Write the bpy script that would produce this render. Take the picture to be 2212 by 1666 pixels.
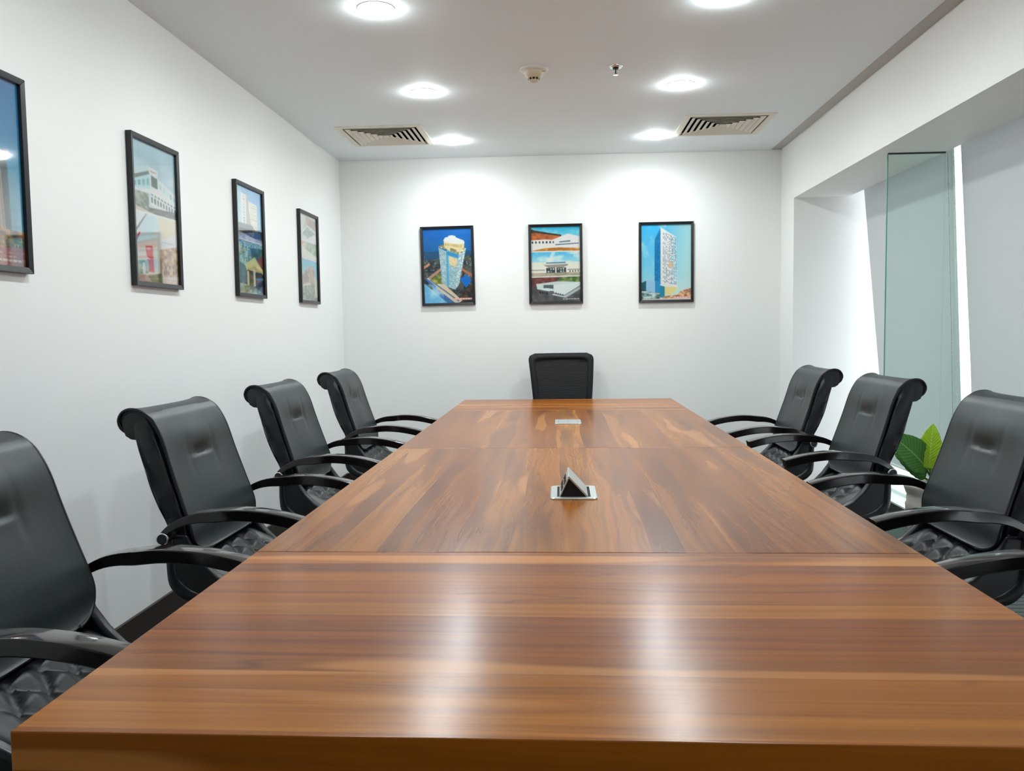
import bpy, math, random
import numpy as np
from mathutils import Matrix, Vector
random.seed(7); RNG = np.random.default_rng(11)
for o in list(bpy.data.objects): bpy.data.objects.remove(o)
SC = bpy.context.scene; COL = SC.collection
PI = math.pi

# ------------------------------------------------------------------ camera, world, exposure
H_CAM = 1.279
def make_camera():
    yaw, pitch, roll, fpx = -.0593, -.0663, .0128, 1798.07
    F0 = Vector((math.sin(yaw), math.cos(yaw), 0)); R0 = Vector((math.cos(yaw), -math.sin(yaw), 0)); Z = Vector((0, 0, 1))
    F = F0*math.cos(pitch) + Z*math.sin(pitch); U0 = -F0*math.sin(pitch) + Z*math.cos(pitch)
    R = R0*math.cos(roll) - U0*math.sin(roll); U = R0*math.sin(roll) + U0*math.cos(roll)
    cd = bpy.data.cameras.new('camera'); cam = bpy.data.objects.new('camera', cd); COL.objects.link(cam)
    cd.sensor_fit = 'HORIZONTAL'; cd.sensor_width = 36; cd.lens = fpx*36/2212; cd.clip_start = .02
    m = Matrix((R, U, -F)).transposed().to_4x4(); m.translation = Vector((0, 0, H_CAM)); cam.matrix_world = m
    SC.camera = cam
make_camera()
world = bpy.data.worlds.new('world'); SC.world = world; world.use_nodes = True
bg = world.node_tree.nodes['Background']; bg.inputs[0].default_value = (.93, .97, 1, 1); bg.inputs[1].default_value = 1.7
SC.view_settings.view_transform = 'Standard'; SC.view_settings.look = 'None'
SC.view_settings.gamma = 1; SC.view_settings.use_curve_mapping = False
SC.view_settings.exposure = 1.1
LENS_GLOW, LAMP_WATTS = 58.0, 2.9

# ------------------------------------------------------------------ materials
def srgb(r, g, b):
    def f(c):
        c /= 255.0
        return c/12.92 if c <= .04045 else ((c+.055)/1.055)**2.4
    return (f(r), f(g), f(b), 1)
class NT:
    def __init__(s, name):
        s.m = bpy.data.materials.new(name); s.m.use_nodes = True; s.t = s.m.node_tree; s.t.nodes.clear()
        s.out = s.n('ShaderNodeOutputMaterial')
    def n(s, typ, **kw):
        nd = s.t.nodes.new(typ)
        for k, v in kw.items(): setattr(nd, k, v)
        return nd
    def put(s, sock, v):
        if hasattr(v, 'is_linked') or isinstance(v, bpy.types.NodeSocket): s.t.links.new(v, sock)
        else: sock.default_value = v
    def math(s, op, a, b=None, c=None, clamp=False):
        nd = s.n('ShaderNodeMath', operation=op); nd.use_clamp = clamp
        s.put(nd.inputs[0], a)
        if b is not None: s.put(nd.inputs[1], b)
        if c is not None: s.put(nd.inputs[2], c)
        return nd.outputs[0]
    def vec(s, x, y, z=0.0):
        nd = s.n('ShaderNodeCombineXYZ')
        for i, v in enumerate((x, y, z)): s.put(nd.inputs[i], v)
        return nd.outputs[0]
    def noise(s, vec, scale=1, detail=2, rough=.5, col=False):
        nd = s.n('ShaderNodeTexNoise'); s.put(nd.inputs['Vector'], vec)
        nd.inputs['Scale'].default_value = scale; nd.inputs['Detail'].default_value = detail; nd.inputs['Roughness'].default_value = rough
        return nd.outputs['Color' if col else 'Fac']
    def ramp(s, fac, stops, interp='LINEAR'):
        nd = s.n('ShaderNodeValToRGB'); cr = nd.color_ramp; cr.interpolation = interp
        while len(cr.elements) < len(stops): cr.elements.new(.5)
        for e, (p, c) in zip(cr.elements, stops):
            e.position = p; e.color = c if len(c) == 4 else (*c, 1)
        s.put(nd.inputs[0], fac); return nd.outputs[0]
    def mix(s, fac, a, b, blend='MIX'):
        nd = s.n('ShaderNodeMix', data_type='RGBA', blend_type=blend)
        s.put(nd.inputs[0], fac); s.put(nd.inputs[6], a); s.put(nd.inputs[7], b); return nd.outputs[2]
    def bump(s, h, strength=.2, dist=.01):
        nd = s.n('ShaderNodeBump'); nd.inputs['Strength'].default_value = strength; nd.inputs['Distance'].default_value = dist
        s.put(nd.inputs['Height'], h); return nd.outputs[0]
    def bsdf(s, **kw):
        b = s.n('ShaderNodeBsdfPrincipled')
        for k, v in kw.items(): s.put(b.inputs[k.replace('_', ' ')], v)
        s.t.links.new(b.outputs[0], s.out.inputs[0]); return b
    def obj(s):
        return s.n('ShaderNodeTexCoord').outputs['Object']
M = {}
def simple(name, col, rough=.5, metal=0.0, spec=.5, bump=None, coat=0.0):
    t = NT(name); kw = dict(Base_Color=col, Roughness=rough, Metallic=metal, Specular_IOR_Level=spec, Coat_Weight=coat, Coat_Roughness=.1)
    if bump: kw['Normal'] = t.bump(t.noise(t.obj(), bump[0], 3), bump[1], bump[2])
    t.bsdf(**kw); M[name] = t.m; return t.m

def paint(name, a, b, rough=.55, bump=.04):
    t = NT(name); o = t.obj()
    c = t.mix(t.noise(o, .9, 4, .6), a, b)
    t.bsdf(Base_Color=c, Roughness=rough, Specular_IOR_Level=.3, Normal=t.bump(t.noise(o, 160, 2), bump, .002)); M[name] = t.m
paint('wall_paint', (.84, .85, .84, 1), (.87, .875, .865, 1))
paint('ceiling_paint', (.845, .90, .925, 1), (.86, .915, .935, 1), .7)
paint('front_wall_paint', (.30, .29, .28, 1), (.33, .32, .31, 1))
paint('strip_shade_paint', (.52, .52, .50, 1), (.55, .55, .53, 1), .7)  # greyed ceiling colour, shade beside the bulkhead put into the paint
simple('baseboard_wood', srgb(48, 38, 36), .35)
simple('frame_black', srgb(17, 18, 21), .32)
simple('diffuser_paint', srgb(226, 220, 204), .45)
simple('plenum_dark', srgb(22, 24, 27), .9)
simple('beige_plastic', srgb(216, 200, 172), .45)
simple('white_plastic', srgb(228, 229, 224), .4)
simple('slot_black', (.004, .004, .005, 1), .8)
simple('chrome', (.82, .84, .85, 1), .12, 1.0)
simple('brushed_silver', (.62, .66, .65, 1), .34, .75)
simple('dark_metal', (.03, .03, .032, 1), .4, .6)
simple('black_nylon', (.007, .007, .008, 1), .6, spec=.3)
simple('pot_ceramic', srgb(196, 192, 184), .6, bump=(30, .1, .01))
simple('soil', srgb(52, 40, 30), .95, bump=(60, .8, .02))
simple('alu', (.84, .87, .88, 1), .4)
simple('fin_gasket', srgb(52, 66, 66), .5)

def leather():
    t = NT('leather'); o = t.obj()
    big = t.noise(o, 6, 3)
    base = t.mix(big, srgb(23, 33, 33), srgb(30, 41, 41))
    grain = t.noise(o, 260, 3); wr = t.noise(o, 22, 4, .6)
    h = t.math('ADD', t.math('MULTIPLY', grain, .25), wr)
    t.bsdf(Base_Color=base, Roughness=t.math('ADD', t.math('MULTIPLY', big, .12), .36), Specular_IOR_Level=.55, Normal=t.bump(h, .16, .004)); M['leather'] = t.m
leather()
def leather_dark():
    t = NT('leather_side'); o = t.obj()
    sep = t.n('ShaderNodeSeparateXYZ'); t.put(sep.inputs[0], o)
    x, y, z = sep.outputs
    d = t.math('ADD', t.math('MULTIPLY', z, .42), x)
    fold = t.noise(t.vec(t.math('MULTIPLY', d, 15), t.math('MULTIPLY', y, 4), t.math('MULTIPLY', z, 3)), 1, 3)
    grain = t.noise(o, 240, 3)
    h = t.math('ADD', t.math('MULTIPLY', grain, .12), fold)
    t.bsdf(Base_Color=srgb(19, 22, 25), Roughness=.36, Specular_IOR_Level=.5, Normal=t.bump(h, .16, .010)); M['leather_side'] = t.m
leather_dark()
simple('seat_leather', srgb(19, 23, 25), .42, spec=.4, bump=(240, .06, .003))
def armwood():
    t = NT('arm_lacquer'); o = t.obj()
    n = t.noise(o, 30, 3)
    c = t.mix(n, srgb(14, 8, 8), srgb(24, 15, 14))
    t.bsdf(Base_Color=c, Roughness=.14, Specular_IOR_Level=.6, Coat_Weight=.5, Coat_Roughness=.06); M['arm_lacquer'] = t.m
armwood()
simple('mahogany', srgb(88, 34, 26), .25, coat=.4)

def wood(name, axis, off):
    """Teak laminate: long planks of differing tone, flowing figure, veins, pale sapwood and knots; grain along one axis."""
    t = NT(name); sep = t.n('ShaderNodeSeparateXYZ'); t.put(sep.inputs[0], t.obj())
    x, y, z = sep.outputs; X_ = axis == 'X'; c = srgb
    u, v = (x, t.math('ADD', y, z)) if X_ else (y, t.math('ADD', x, z))
    u0 = t.math('ADD', u, off)
    bend = t.noise(t.vec(t.math('MULTIPLY', u0, .7), t.math('MULTIPLY', v, 1.2), off), 1, 1)
    v0 = t.math('ADD', v, t.math('MULTIPLY', t.math('SUBTRACT', bend, .5), .03 if X_ else .05))
    # planks: random strips across the grain, each with its own tone and its own stretch of figure
    vor = t.n('ShaderNodeTexVoronoi', voronoi_dimensions='1D', feature='F1'); vor.inputs['Randomness'].default_value = 1
    vor.inputs['Scale'].default_value = 1; t.put(vor.inputs['W'], t.math('MULTIPLY', t.math('ADD', v0, off), 15.0 if X_ else 9.0))
    sc = t.n('ShaderNodeSeparateColor'); t.put(sc.inputs[0], vor.outputs['Color']); r1, r2, r3 = sc.outputs
    u1 = t.math('ADD', u0, t.math('MULTIPLY', r2, 9.0))
    def N(a, b, d, det=2, rough=.5, vv=None):
        return t.noise(t.vec(t.math('MULTIPLY', u1, a), t.math('MULTIPLY', vv if vv is not None else v0, b), t.math('ADD', t.math('MULTIPLY', r3, 5.0), d)), 1, det, rough)
    w = N(1.5 if X_ else 1.9, 7.0, 4.0, 2)
    vv = t.math('ADD', v0, t.math('MULTIPLY', t.math('SUBTRACT', w, .5), .035 if X_ else .07))
    tone = t.ramp(r1, [(0, c(140, 76, 32)), (.25, c(164, 99, 41)), (.5, c(184, 118, 50)), (.72, c(148, 82, 35)), (.88, c(176, 108, 45)), (1, c(198, 134, 62))])
    if not X_: tone = t.mix(1.0, tone, (.80, .78, .78, 1), 'MULTIPLY')
    mid = N(.8, 40, 8.1, 3, .55, vv); fine = N(2.5, 150, 1.3, 4, .6, vv); fl = N(.8, 9 if X_ else 8, 6.6, 2, .5, vv)
    col = t.mix(.85, tone, t.ramp(mid, [(.28, (.66, .60, .56)), (.5, (.97, .96, .95)), (.72, (1.18, 1.16, 1.12))]), 'MULTIPLY')
    col = t.mix(.55, col, t.ramp(fine, [(.25, (.68, .64, .62)), (.5, (.97, .97, .97)), (.8, (1.16, 1.15, 1.13))]), 'MULTIPLY')
    # heartwood flames
    col = t.mix(t.math('MULTIPLY', t.ramp(fl, [(.50, (0, 0, 0)), (.64, (1, 1, 1))]), .34 if X_ else .66), col, c(100, 56, 34))
    # contour veins
    cont = t.math('ABSOLUTE', t.math('SUBTRACT', t.math('FRACT', t.math('MULTIPLY', N(.75, 7, 2.1, 2, .45, vv), 7.0)), .5))
    vein = t.math('MULTIPLY', t.ramp(cont, [(0, (1, 1, 1)), (.06, (0, 0, 0))]), t.ramp(N(1.0, 6, 9.4, 2), [(.48, (0, 0, 0)), (.62, (1, 1, 1))]))
    col = t.mix(t.math('MULTIPLY', vein, .45 if X_ else .28), col, c(66, 38, 26))
    # pale sapwood
    pale = t.ramp(N(.8, 7, 5.2, 1, .5, vv), [(.64, (0, 0, 0)), (.68, (1, 1, 1))])
    col = t.mix(t.math('MULTIPLY', pale, .6 if X_ else .42), col, c(206, 142, 84))
    # knots
    kv = t.n('ShaderNodeTexVoronoi', feature='F1'); kv.inputs['Scale'].default_value = 1
    t.put(kv.inputs['Vector'], t.vec(t.math('MULTIPLY', u1, 1.7), t.math('MULTIPLY', v0, 11), 4.0+off))
    ks = t.n('ShaderNodeSeparateColor'); t.put(ks.inputs[0], kv.outputs['Color'])
    rings = t.math('SINE', t.math('MULTIPLY', t.math('ADD', kv.outputs['Distance'], t.math('MULTIPLY', w, .15)), 60))
    near = t.ramp(kv.outputs['Distance'], [(.03, (1, 1, 1)), (.24, (0, 0, 0))])
    kn = t.math('MULTIPLY', t.math('MULTIPLY', near, t.math('GREATER_THAN', ks.outputs[0], .72)), t.math('ADD', t.math('MULTIPLY', rings, .28), .42))
    col = t.mix(kn, col, c(70, 40, 28))
    hs = t.n('ShaderNodeHueSaturation'); hs.inputs['Saturation'].default_value = 1.04; hs.inputs['Value'].default_value = 1.08 if X_ else 1.0; t.put(hs.inputs['Color'], col); col = hs.outputs[0]
    t.bsdf(Base_Color=col, Roughness=t.math('ADD', t.math('MULTIPLY', fine, .03), .225), Specular_IOR_Level=.27,
           Normal=t.bump(fine, .015, .001)); M[name] = t.m
wood('teak_end', 'X', 0.0); wood('teak_mid', 'Y', 3.3); wood('teak_mid2', 'Y', 7.9); wood('teak_end2', 'X', 5.5)
wood('teak_edge', 'X', 11.0)

def carpet():
    t = NT('carpet'); sep = t.n('ShaderNodeSeparateXYZ'); o = t.obj(); t.put(sep.inputs[0], o)
    x, y, z = sep.outputs
    w = t.math('ADD', y, t.math('MULTIPLY', t.noise(o, 3, 2), .006))
    s = t.math('FRACT', t.math('DIVIDE', w, .05))
    line = t.ramp(s, [(0, (0, 0, 0)), (.08, (0, 0, 0)), (.16, (1, 1, 1)), (.9, (1, 1, 1)), (1, (0, 0, 0))])
    c = t.mix(line, srgb(48, 54, 54), srgb(96, 104, 100))
    c = t.mix(.5, c, t.ramp(t.noise(o, 220, 3), [(.3, (.6, .6, .6)), (.7, (1.2, 1.2, 1.2))]), 'MULTIPLY')
    t.bsdf(Base_Color=c, Roughness=.95, Specular_IOR_Level=.1, Normal=t.bump(t.noise(o, 400, 2), .5, .004)); M['carpet'] = t.m
carpet()
def glassy(name, tint, refl=1.0, rough=0.0):
    t = NT(name)
    tr = t.n('ShaderNodeBsdfTransparent'); tr.inputs[0].default_value = tint
    gl = t.n('ShaderNodeBsdfGlossy'); gl.inputs['Roughness'].default_value = rough
    lw = t.n('ShaderNodeFresnel'); lw.inputs[0].default_value = 1.45
    mx = t.n('ShaderNodeMixShader'); t.put(mx.inputs[0], t.math('MULTIPLY', lw.outputs[0], refl)); t.t.links.new(tr.outputs[0], mx.inputs[1]); t.t.links.new(gl.outputs[0], mx.inputs[2])
    t.t.links.new(mx.outputs[0], t.out.inputs[0]); M[name] = t.m
glassy('window_glass', (.97, .985, .98, 1), .5)
glassy('picture_glass', (1, 1, 1, 1), .5, .03)
glassy('fin_glass', (.885, .955, .93, 1), .3)
simple('fin_edge', srgb(58, 150, 128), .15)
def fabric():
    t = NT('blind_fabric'); o = t.obj()
    d = t.n('ShaderNodeBsdfDiffuse'); d.inputs[0].default_value = (.49, .51, .515, 1)
    tr = t.n('ShaderNodeBsdfTranslucent'); tr.inputs[0].default_value = (.62, .64, .66, 1)
    w = t.noise(o, 700, 1); nb = t.bump(w, .1, .001); t.put(d.inputs['Normal'], nb)
    mx = t.n('ShaderNodeMixShader'); mx.inputs[0].default_value = .12
    t.t.links.new(d.outputs[0], mx.inputs[1]); t.t.links.new(tr.outputs[0], mx.inputs[2]); t.t.links.new(mx.outputs[0], t.out.inputs[0]); M['blind_fabric'] = t.m
fabric()
def bead():
    t = NT('bead_white'); d = t.n('ShaderNodeBsdfDiffuse'); d.inputs[0].default_value = (.9, .92, .91, 1)
    tr = t.n('ShaderNodeBsdfTranslucent'); tr.inputs[0].default_value = (.9, .92, .91, 1)
    mx = t.n('ShaderNodeMixShader'); mx.inputs[0].default_value = .5
    t.t.links.new(d.outputs[0], mx.inputs[1]); t.t.links.new(tr.outputs[0], mx.inputs[2]); t.t.links.new(mx.outputs[0], t.out.inputs[0]); M['bead_white'] = t.m
bead()
def lamp_mat():
    t = NT('lamp_glow'); e = t.n('ShaderNodeEmission'); e.inputs[0].default_value = (.91, .99, 1, 1); e.inputs[1].default_value = LENS_GLOW
    t.t.links.new(e.outputs[0], t.out.inputs[0]); M['lamp_glow'] = t.m
lamp_mat()
def mesh_fabric():
    t = NT('chair_mesh'); sep = t.n('ShaderNodeSeparateXYZ'); o = t.obj(); t.put(sep.inputs[0], o)
    x, y, z = sep.outputs
    s = t.math('SINE', t.math('MULTIPLY', t.math('ADD', z, t.math('MULTIPLY', t.noise(o, 5, 2), .01)), 620))
    c = t.mix(t.math('GREATER_THAN', s, .2), (.006, .006, .007, 1), (.012, .0125, .013, 1))
    t.bsdf(Base_Color=c, Roughness=.8, Normal=t.bump(s, .4, .003)); M['chair_mesh'] = t.m
mesh_fabric()
def leafmat(name, a, b, veincol):
    t = NT(name); uv = t.n('ShaderNodeUVMap').outputs[0]; sep = t.n('ShaderNodeSeparateXYZ'); t.put(sep.inputs[0], uv)
    u, v, _ = sep.outputs   # u along, v across -1..1 mapped 0..1
    av = t.math('ABSOLUTE', t.math('SUBTRACT', v, .5))
    side = t.math('SINE', t.math('MULTIPLY', t.math('SUBTRACT', u, t.math('MULTIPLY', av, .45)), 95))
    c = t.mix(t.math('MULTIPLY', t.math('ADD', side, 1), .5), a, b)
    c = t.mix(t.ramp(av, [(.012, (1, 1, 1)), (.03, (0, 0, 0))]), c, veincol)
    d = t.n('ShaderNodeBsdfPrincipled'); t.put(d.inputs['Base Color'], c); d.inputs['Roughness'].default_value = .35
    t.put(d.inputs['Normal'], t.bump(side, .25, .003))
    tr = t.n('ShaderNodeBsdfTranslucent'); t.put(tr.inputs[0], c)
    mx = t.n('ShaderNodeMixShader'); mx.inputs[0].default_value = .45
    t.t.links.new(d.outputs[0], mx.inputs[1]); t.t.links.new(tr.outputs[0], mx.inputs[2]); t.t.links.new(mx.outputs[0], t.out.inputs[0]); M[name] = t.m
leafmat('leaf_young', srgb(176, 214, 44), srgb(198, 228, 76), srgb(214, 234, 130))
leafmat('leaf_old', srgb(84, 146, 62), srgb(102, 162, 78), srgb(160, 196, 120))
simple('stem_green', srgb(96, 140, 56), .5)
def printmat():
    t = NT('print'); a = t.n('ShaderNodeVertexColor', layer_name='ink')
    t.bsdf(Base_Color=a.outputs[0], Roughness=.45, Specular_IOR_Level=.3); M['print'] = t.m
printmat()

# ------------------------------------------------------------------ geometry helpers
class MB:
    def __init__(s): s.v = []; s.f = []; s.mi = []
    def add(s, vs, fs, mi=0):
        b = len(s.v); s.v += [tuple(p) for p in vs]; s.f += [tuple(b+i for i in f) for f in fs]; s.mi += [mi]*len(fs); return s
    def box(s, x0, x1, y0, y1, z0, z1, mi=0):
        vs = [(x, y, z) for z in (z0, z1) for y in (y0, y1) for x in (x0, x1)]
        return s.add(vs, [(0, 2, 3, 1), (4, 5, 7, 6), (0, 1, 5, 4), (2, 6, 7, 3), (0, 4, 6, 2), (1, 3, 7, 5)], mi)
    def quad(s, a, b, c, d, mi=0): return s.add([a, b, c, d], [(0, 1, 2, 3)], mi)
    def loft(s, rings, closed=True, cap=True, mi=0):
        n = len(rings[0]); vs = [p for r in rings for p in r]; fs = []
        for i in range(len(rings)-1):
            for j in range(n if closed else n-1):
                k = (j+1) % n
                fs.append((i*n+j, i*n+k, (i+1)*n+k, (i+1)*n+j))
        if cap and closed:
            fs.append(tuple(range(n-1, -1, -1))); b = (len(rings)-1)*n; fs.append(tuple(b+j for j in range(n)))
        return s.add(vs, fs, mi)
    def tube(s, path, r, n=8, mi=0, cap=True):
        path = [Vector(p) for p in path]; rings = []; up = Vector((0.13, .31, .94)).normalized()
        for i, p in enumerate(path):
            d = (path[min(i+1, len(path)-1)] - path[max(i-1, 0)]).normalized()
            a = d.cross(up)
            if a.length < 1e-3: a = d.cross(Vector((1, 0, 0)))
            a.normalize(); b = a.cross(d).normalized(); rr = r[i] if hasattr(r, '__len__') else r
            rings.append([p + a*rr*math.cos(2*PI*k/n) + b*rr*math.sin(2*PI*k/n) for k in range(n)])
        return s.loft(rings, True, cap, mi)
    def lathe(s, prof, n=32, cx=0, cy=0, mi=0, cap=True):
        rings = [[(cx+r*math.cos(2*PI*k/n), cy+r*math.sin(2*PI*k/n), z) for k in range(n)] for r, z in prof]
        return s.loft(rings, True, cap, mi)
    def build(s, name, mats, parent=None, smooth=False, bevel=0, loc=None, seg=2, auto=None):
        me = bpy.data.meshes.new(name); me.from_pydata(s.v, [], s.f); me.validate()
        if not isinstance(mats, (list, tuple)): mats = [mats]
        for m in mats: me.materials.append(M[m])
        if len(mats) > 1:
            for p, i in zip(me.polygons, s.mi): p.material_index = i
        import bmesh
        bm = bmesh.new(); bm.from_mesh(me); bmesh.ops.recalc_face_normals(bm, faces=bm.faces); bm.to_mesh(me); bm.free()
        if smooth:
            for p in me.polygons: p.use_smooth = True
        o = bpy.data.objects.new(name, me); COL.objects.link(o)
        if parent: o.parent = parent
        if loc: o.location = loc
        if bevel:
            b = o.modifiers.new('bevel', 'BEVEL'); b.width = bevel; b.segments = seg; b.limit_method = 'ANGLE'; b.angle_limit = .6
            for p in me.polygons: p.use_smooth = True
            me.set_sharp_from_angle(angle=.6) if not bevel else None
            w = o.modifiers.new('wn', 'WEIGHTED_NORMAL'); w.keep_sharp = True
        elif smooth and auto:
            me.set_sharp_from_angle(angle=auto)
        return o
def tag(o, label=None, cat=None, group=None, kind=None):
    if label: o['label'] = label
    if cat: o['category'] = cat
    if group: o['group'] = group
    if kind: o['kind'] = kind
    return o
def empty(name, loc=(0, 0, 0), rz=0):
    o = bpy.data.objects.new(name, None); COL.objects.link(o); o.location = loc; o.rotation_euler = (0, 0, rz); o.empty_display_size = .1; return o
def copy_tree(o, parent=None):
    c = o.copy(); COL.objects.link(c)
    if parent: c.parent = parent
    for ch in list(o.children): copy_tree(ch, c)
    return c
def catmull(pts, n):
    pts = np.array(pts, float); P = np.vstack([2*pts[0]-pts[1], pts, 2*pts[-1]-pts[-2]]); out = []
    m = len(pts)-1
    for q in np.linspace(0, m, n):
        i = min(int(q), m-1); t = q-i; a, b, c, d = P[i:i+4]
        out.append(.5*((2*b)+(-a+c)*t+(2*a-5*b+4*c-d)*t*t+(-a+3*b-3*c+d)*t**3))
    return np.array(out)

# ------------------------------------------------------------------ the room
XL, XR, YB, ZC = -1.806, 1.766, 6.84, 2.684
YF = -1.6; ZS = 2.25; XWIN = 2.24; XS = 2.17; ZP = 2.38; YRE = 6.477
def struct(name, mb, m, **kw):
    return tag(mb.build(name, m, **kw), kind='structure')
struct('floor', MB().box(XL-.1, XWIN+.3, YF-.1, YB+.1, -.1, 0), 'carpet')
struct('wall_left', MB().box(XL-.12, XL, YF-.1, YB+.1, 0, ZC+.2), 'wall_paint')
struct('wall_back', MB().box(XL, XWIN+.3, YB, YB+.12, 0, ZC+.2), 'wall_paint')
struct('wall_front', MB().box(XL, XWIN+.3, YF-.12, YF, 0, ZC+.2), 'front_wall_paint')
wr = MB()
wr.box(XR, XS, YF, YRE, ZS, ZC+.2)               # bulkhead and its soffit over the windows
wr.box(XS, XWIN+.3, YF, YRE, ZP, ZC+.2)          # blind pocket behind the soffit
wr.box(XR, XWIN+.3, YRE, YB, 0, ZC+.2)           # pier at the far end
wr.box(XWIN+.014, XWIN+.3, YF, YRE, 0, .075)          # low upstand under the windows
struct('wall_right', wr, 'wall_paint')
# ceiling with openings for the two air diffusers
DIFF = [(-1.238, 6.024), (1.134, 5.964)]; DS = .60; DH = .262
cl = MB(); xs = [XL]; ys = [YF]
for cx, cy in DIFF: xs += [cx-DH, cx+DH]; ys += [cy-DH, cy+DH]
STRIP = 1.678
xs = sorted(set(xs+[STRIP])); ys = sorted(set(ys+[YB]))
for i in range(len(xs)-1):
    for j in range(len(ys)-1):
        mx, my = (xs[i]+xs[i+1])/2, (ys[j]+ys[j+1])/2
        if any(abs(mx-cx) < DH and abs(my-cy) < DH for cx, cy in DIFF): continue
        cl.box(xs[i], xs[i+1], ys[j], ys[j+1], ZC, ZC+.012)
struct('ceiling', cl, 'ceiling_paint')
tr = MB().box(STRIP, XR, YF, YB, ZC+.006, ZC+.03)  # ceiling strip along the bulkhead, its shade painted in as grey
struct('ceiling_shade_strip', tr, 'strip_shade_paint')
struct('ceiling_slab', MB().box(XL, XR, YF, YB, ZC+.16, ZC+.19), 'plenum_dark')
struct('baseboard_left', MB().box(XL, XL+.014, YF, YB, 0, .10), 'baseboard_wood', bevel=.003)
struct('baseboard_back', MB().box(XL+.014, XR, YB-.014, YB, 0, .10), 'baseboard_wood', bevel=.003)
struct('baseboard_right', MB().box(XWIN, XWIN+.0139, YF, YRE, 0, .072), 'baseboard_wood', bevel=.003)

# windows with frames and panes, in the recess
LEAN = .04      # the facade leans outward towards the floor
WIN = [(4.925, YRE+.021), (3.05, 4.885), (1.15, 3.01), (-.75, 1.11)]
for k, (a, b) in enumerate(WIN):
    w = tag(empty('window_%d' % (k+1), (2.335+LEAN*(ZP-.075), (a+b)/2, .076)), kind='structure'); w.rotation_euler = (0, -math.atan(LEAN), 0)
    hw = (b-a)/2; t = .022; hz = ZP-.080
    f = MB().box(-.03, .03, -hw, -hw+t, 0, hz).box(-.03, .03, hw-t, hw, 0, hz).box(-.03, .03, -hw+t, hw-t, 0, t).box(-.03, .03, -hw+t, hw-t, hz-t, hz)
    f.build('window_frame', 'alu', w)
    MB().box(-.004, .004, -hw+t, hw-t, t, hz-t).build('pane', 'window_glass', w)

# roller blinds
def blind(label, ytop0, ytop1, ybot0, ybot1, zbot=.30, chain=None):
    XB = 2.24; yc = (ytop0+ytop1)/2; LZ = (ZP-.006-zbot)
    r = empty('roller_blind', (XB+LEAN*(ZP-zbot), yc, zbot)); r.rotation_euler = (0, -math.atan(LEAN), 0)
    tag(r, label, 'blind', 'white roller blinds over the windows')
    n, m = 24, 30; vs = []; fs = []
    def ed(h):
        t = h/LZ; return ybot0+(ytop0-ybot0)*t-yc, ybot1+(ytop1-ybot1)*t-yc
    for i in range(n+1):
        t = i/n; a, b = ed(LZ*t)
        for j in range(m+1):
            yy = a+(b-a)*j/m
            vs.append((.004*math.sin(yy*3.1+1)*(1-t)+.002*math.sin(yy*9)*(1-t), yy, LZ*t))
    for i in range(n):
        for j in range(m): fs.append((i*(m+1)+j, i*(m+1)+j+1, (i+1)*(m+1)+j+1, (i+1)*(m+1)+j))
    MB().add(vs, fs).build('fabric', 'blind_fabric', r, smooth=True)
    c, d = ed(LZ)
    MB().tube([(.032, c+.02, LZ-.03), (.032, d-.02, LZ-.03)], .018, 14).build('roller_tube', 'alu', r, smooth=True, auto=.8)
    MB().tube([(0, ybot0-yc, .004), (0, ybot1-yc, .004)], .009, 10).build('bottom_rail', 'white_plastic', r, smooth=True, auto=.8)
    if chain:
        mb = MB(); s = .0042
        for y in chain:
            k = int((LZ-.2)/.0135)
            for i in range(k+1):
                cc = (-.014, y-yc, .2+(LZ-.2)*i/k)
                vs = [(cc[0]+s*dx, cc[1]+s*dy, cc[2]+s*dz) for dx, dy, dz in ((1, 0, 0), (-1, 0, 0), (0, 1, 0), (0, -1, 0), (0, 0, 1.2), (0, 0, -1.2))]
                mb.add(vs, [(0, 2, 4), (2, 1, 4), (1, 3, 4), (3, 0, 4), (2, 0, 5), (1, 2, 5), (3, 1, 5), (0, 3, 5)])
            mb.tube([(-.014, y-yc, .2), (-.014, y-yc, LZ)], .0016, 4)
        tag(mb.build('bead_chain', 'bead_white', r, smooth=True), 'white plastic bead chain', kind='stuff')
    return r
blind('white roller blind between the far pier and the green glass fin', 4.958, 6.383, 4.91, 6.07, chain=(5.005, 4.938))
blind('white roller blind just beside the green glass fin, behind the potted plant', 3.03, 4.882, 3.00, 4.77)
blind('white roller blind further along the window row, third from the back wall', 1.15, 2.98, 1.15, 2.98)
blind('white roller blind further along the window row, fourth from the back wall', -.73, 1.1, -.73, 1.1)

# frameless green glass fin
gf = empty('glass_fin', (2.05, 4.895, 0)); tag(gf, 'frameless green tinted glass panel standing between the window blinds', 'glass panel')
g = MB(); x0, x1, y0, y1, z0, z1 = -.196, .119, -.005, .005, .004, ZS-.008
vs = [(x, y, z) for z in (z0, z1) for y in (y0, y1) for x in (x0, x1)]
g.add(vs, [(0, 1, 5, 4), (2, 6, 7, 3)], 0); g.build('pane', 'fin_glass', gf)
MB().box(.1192, .235, y0, y1, .078, ZP-.1).build('window_pane', 'fin_glass', gf)
MB().box(x0-.0035, x0-.0001, y0, y1, z0, z1).build('polished_edge', 'fin_edge', gf)
MB().box(x0, x1, -.007, .007, z1, ZS).build('head_channel', 'fin_gasket', gf)
MB().box(x0, x1, -.007, .007, 0, z0).build('floor_channel', 'fin_gasket', gf)

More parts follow.
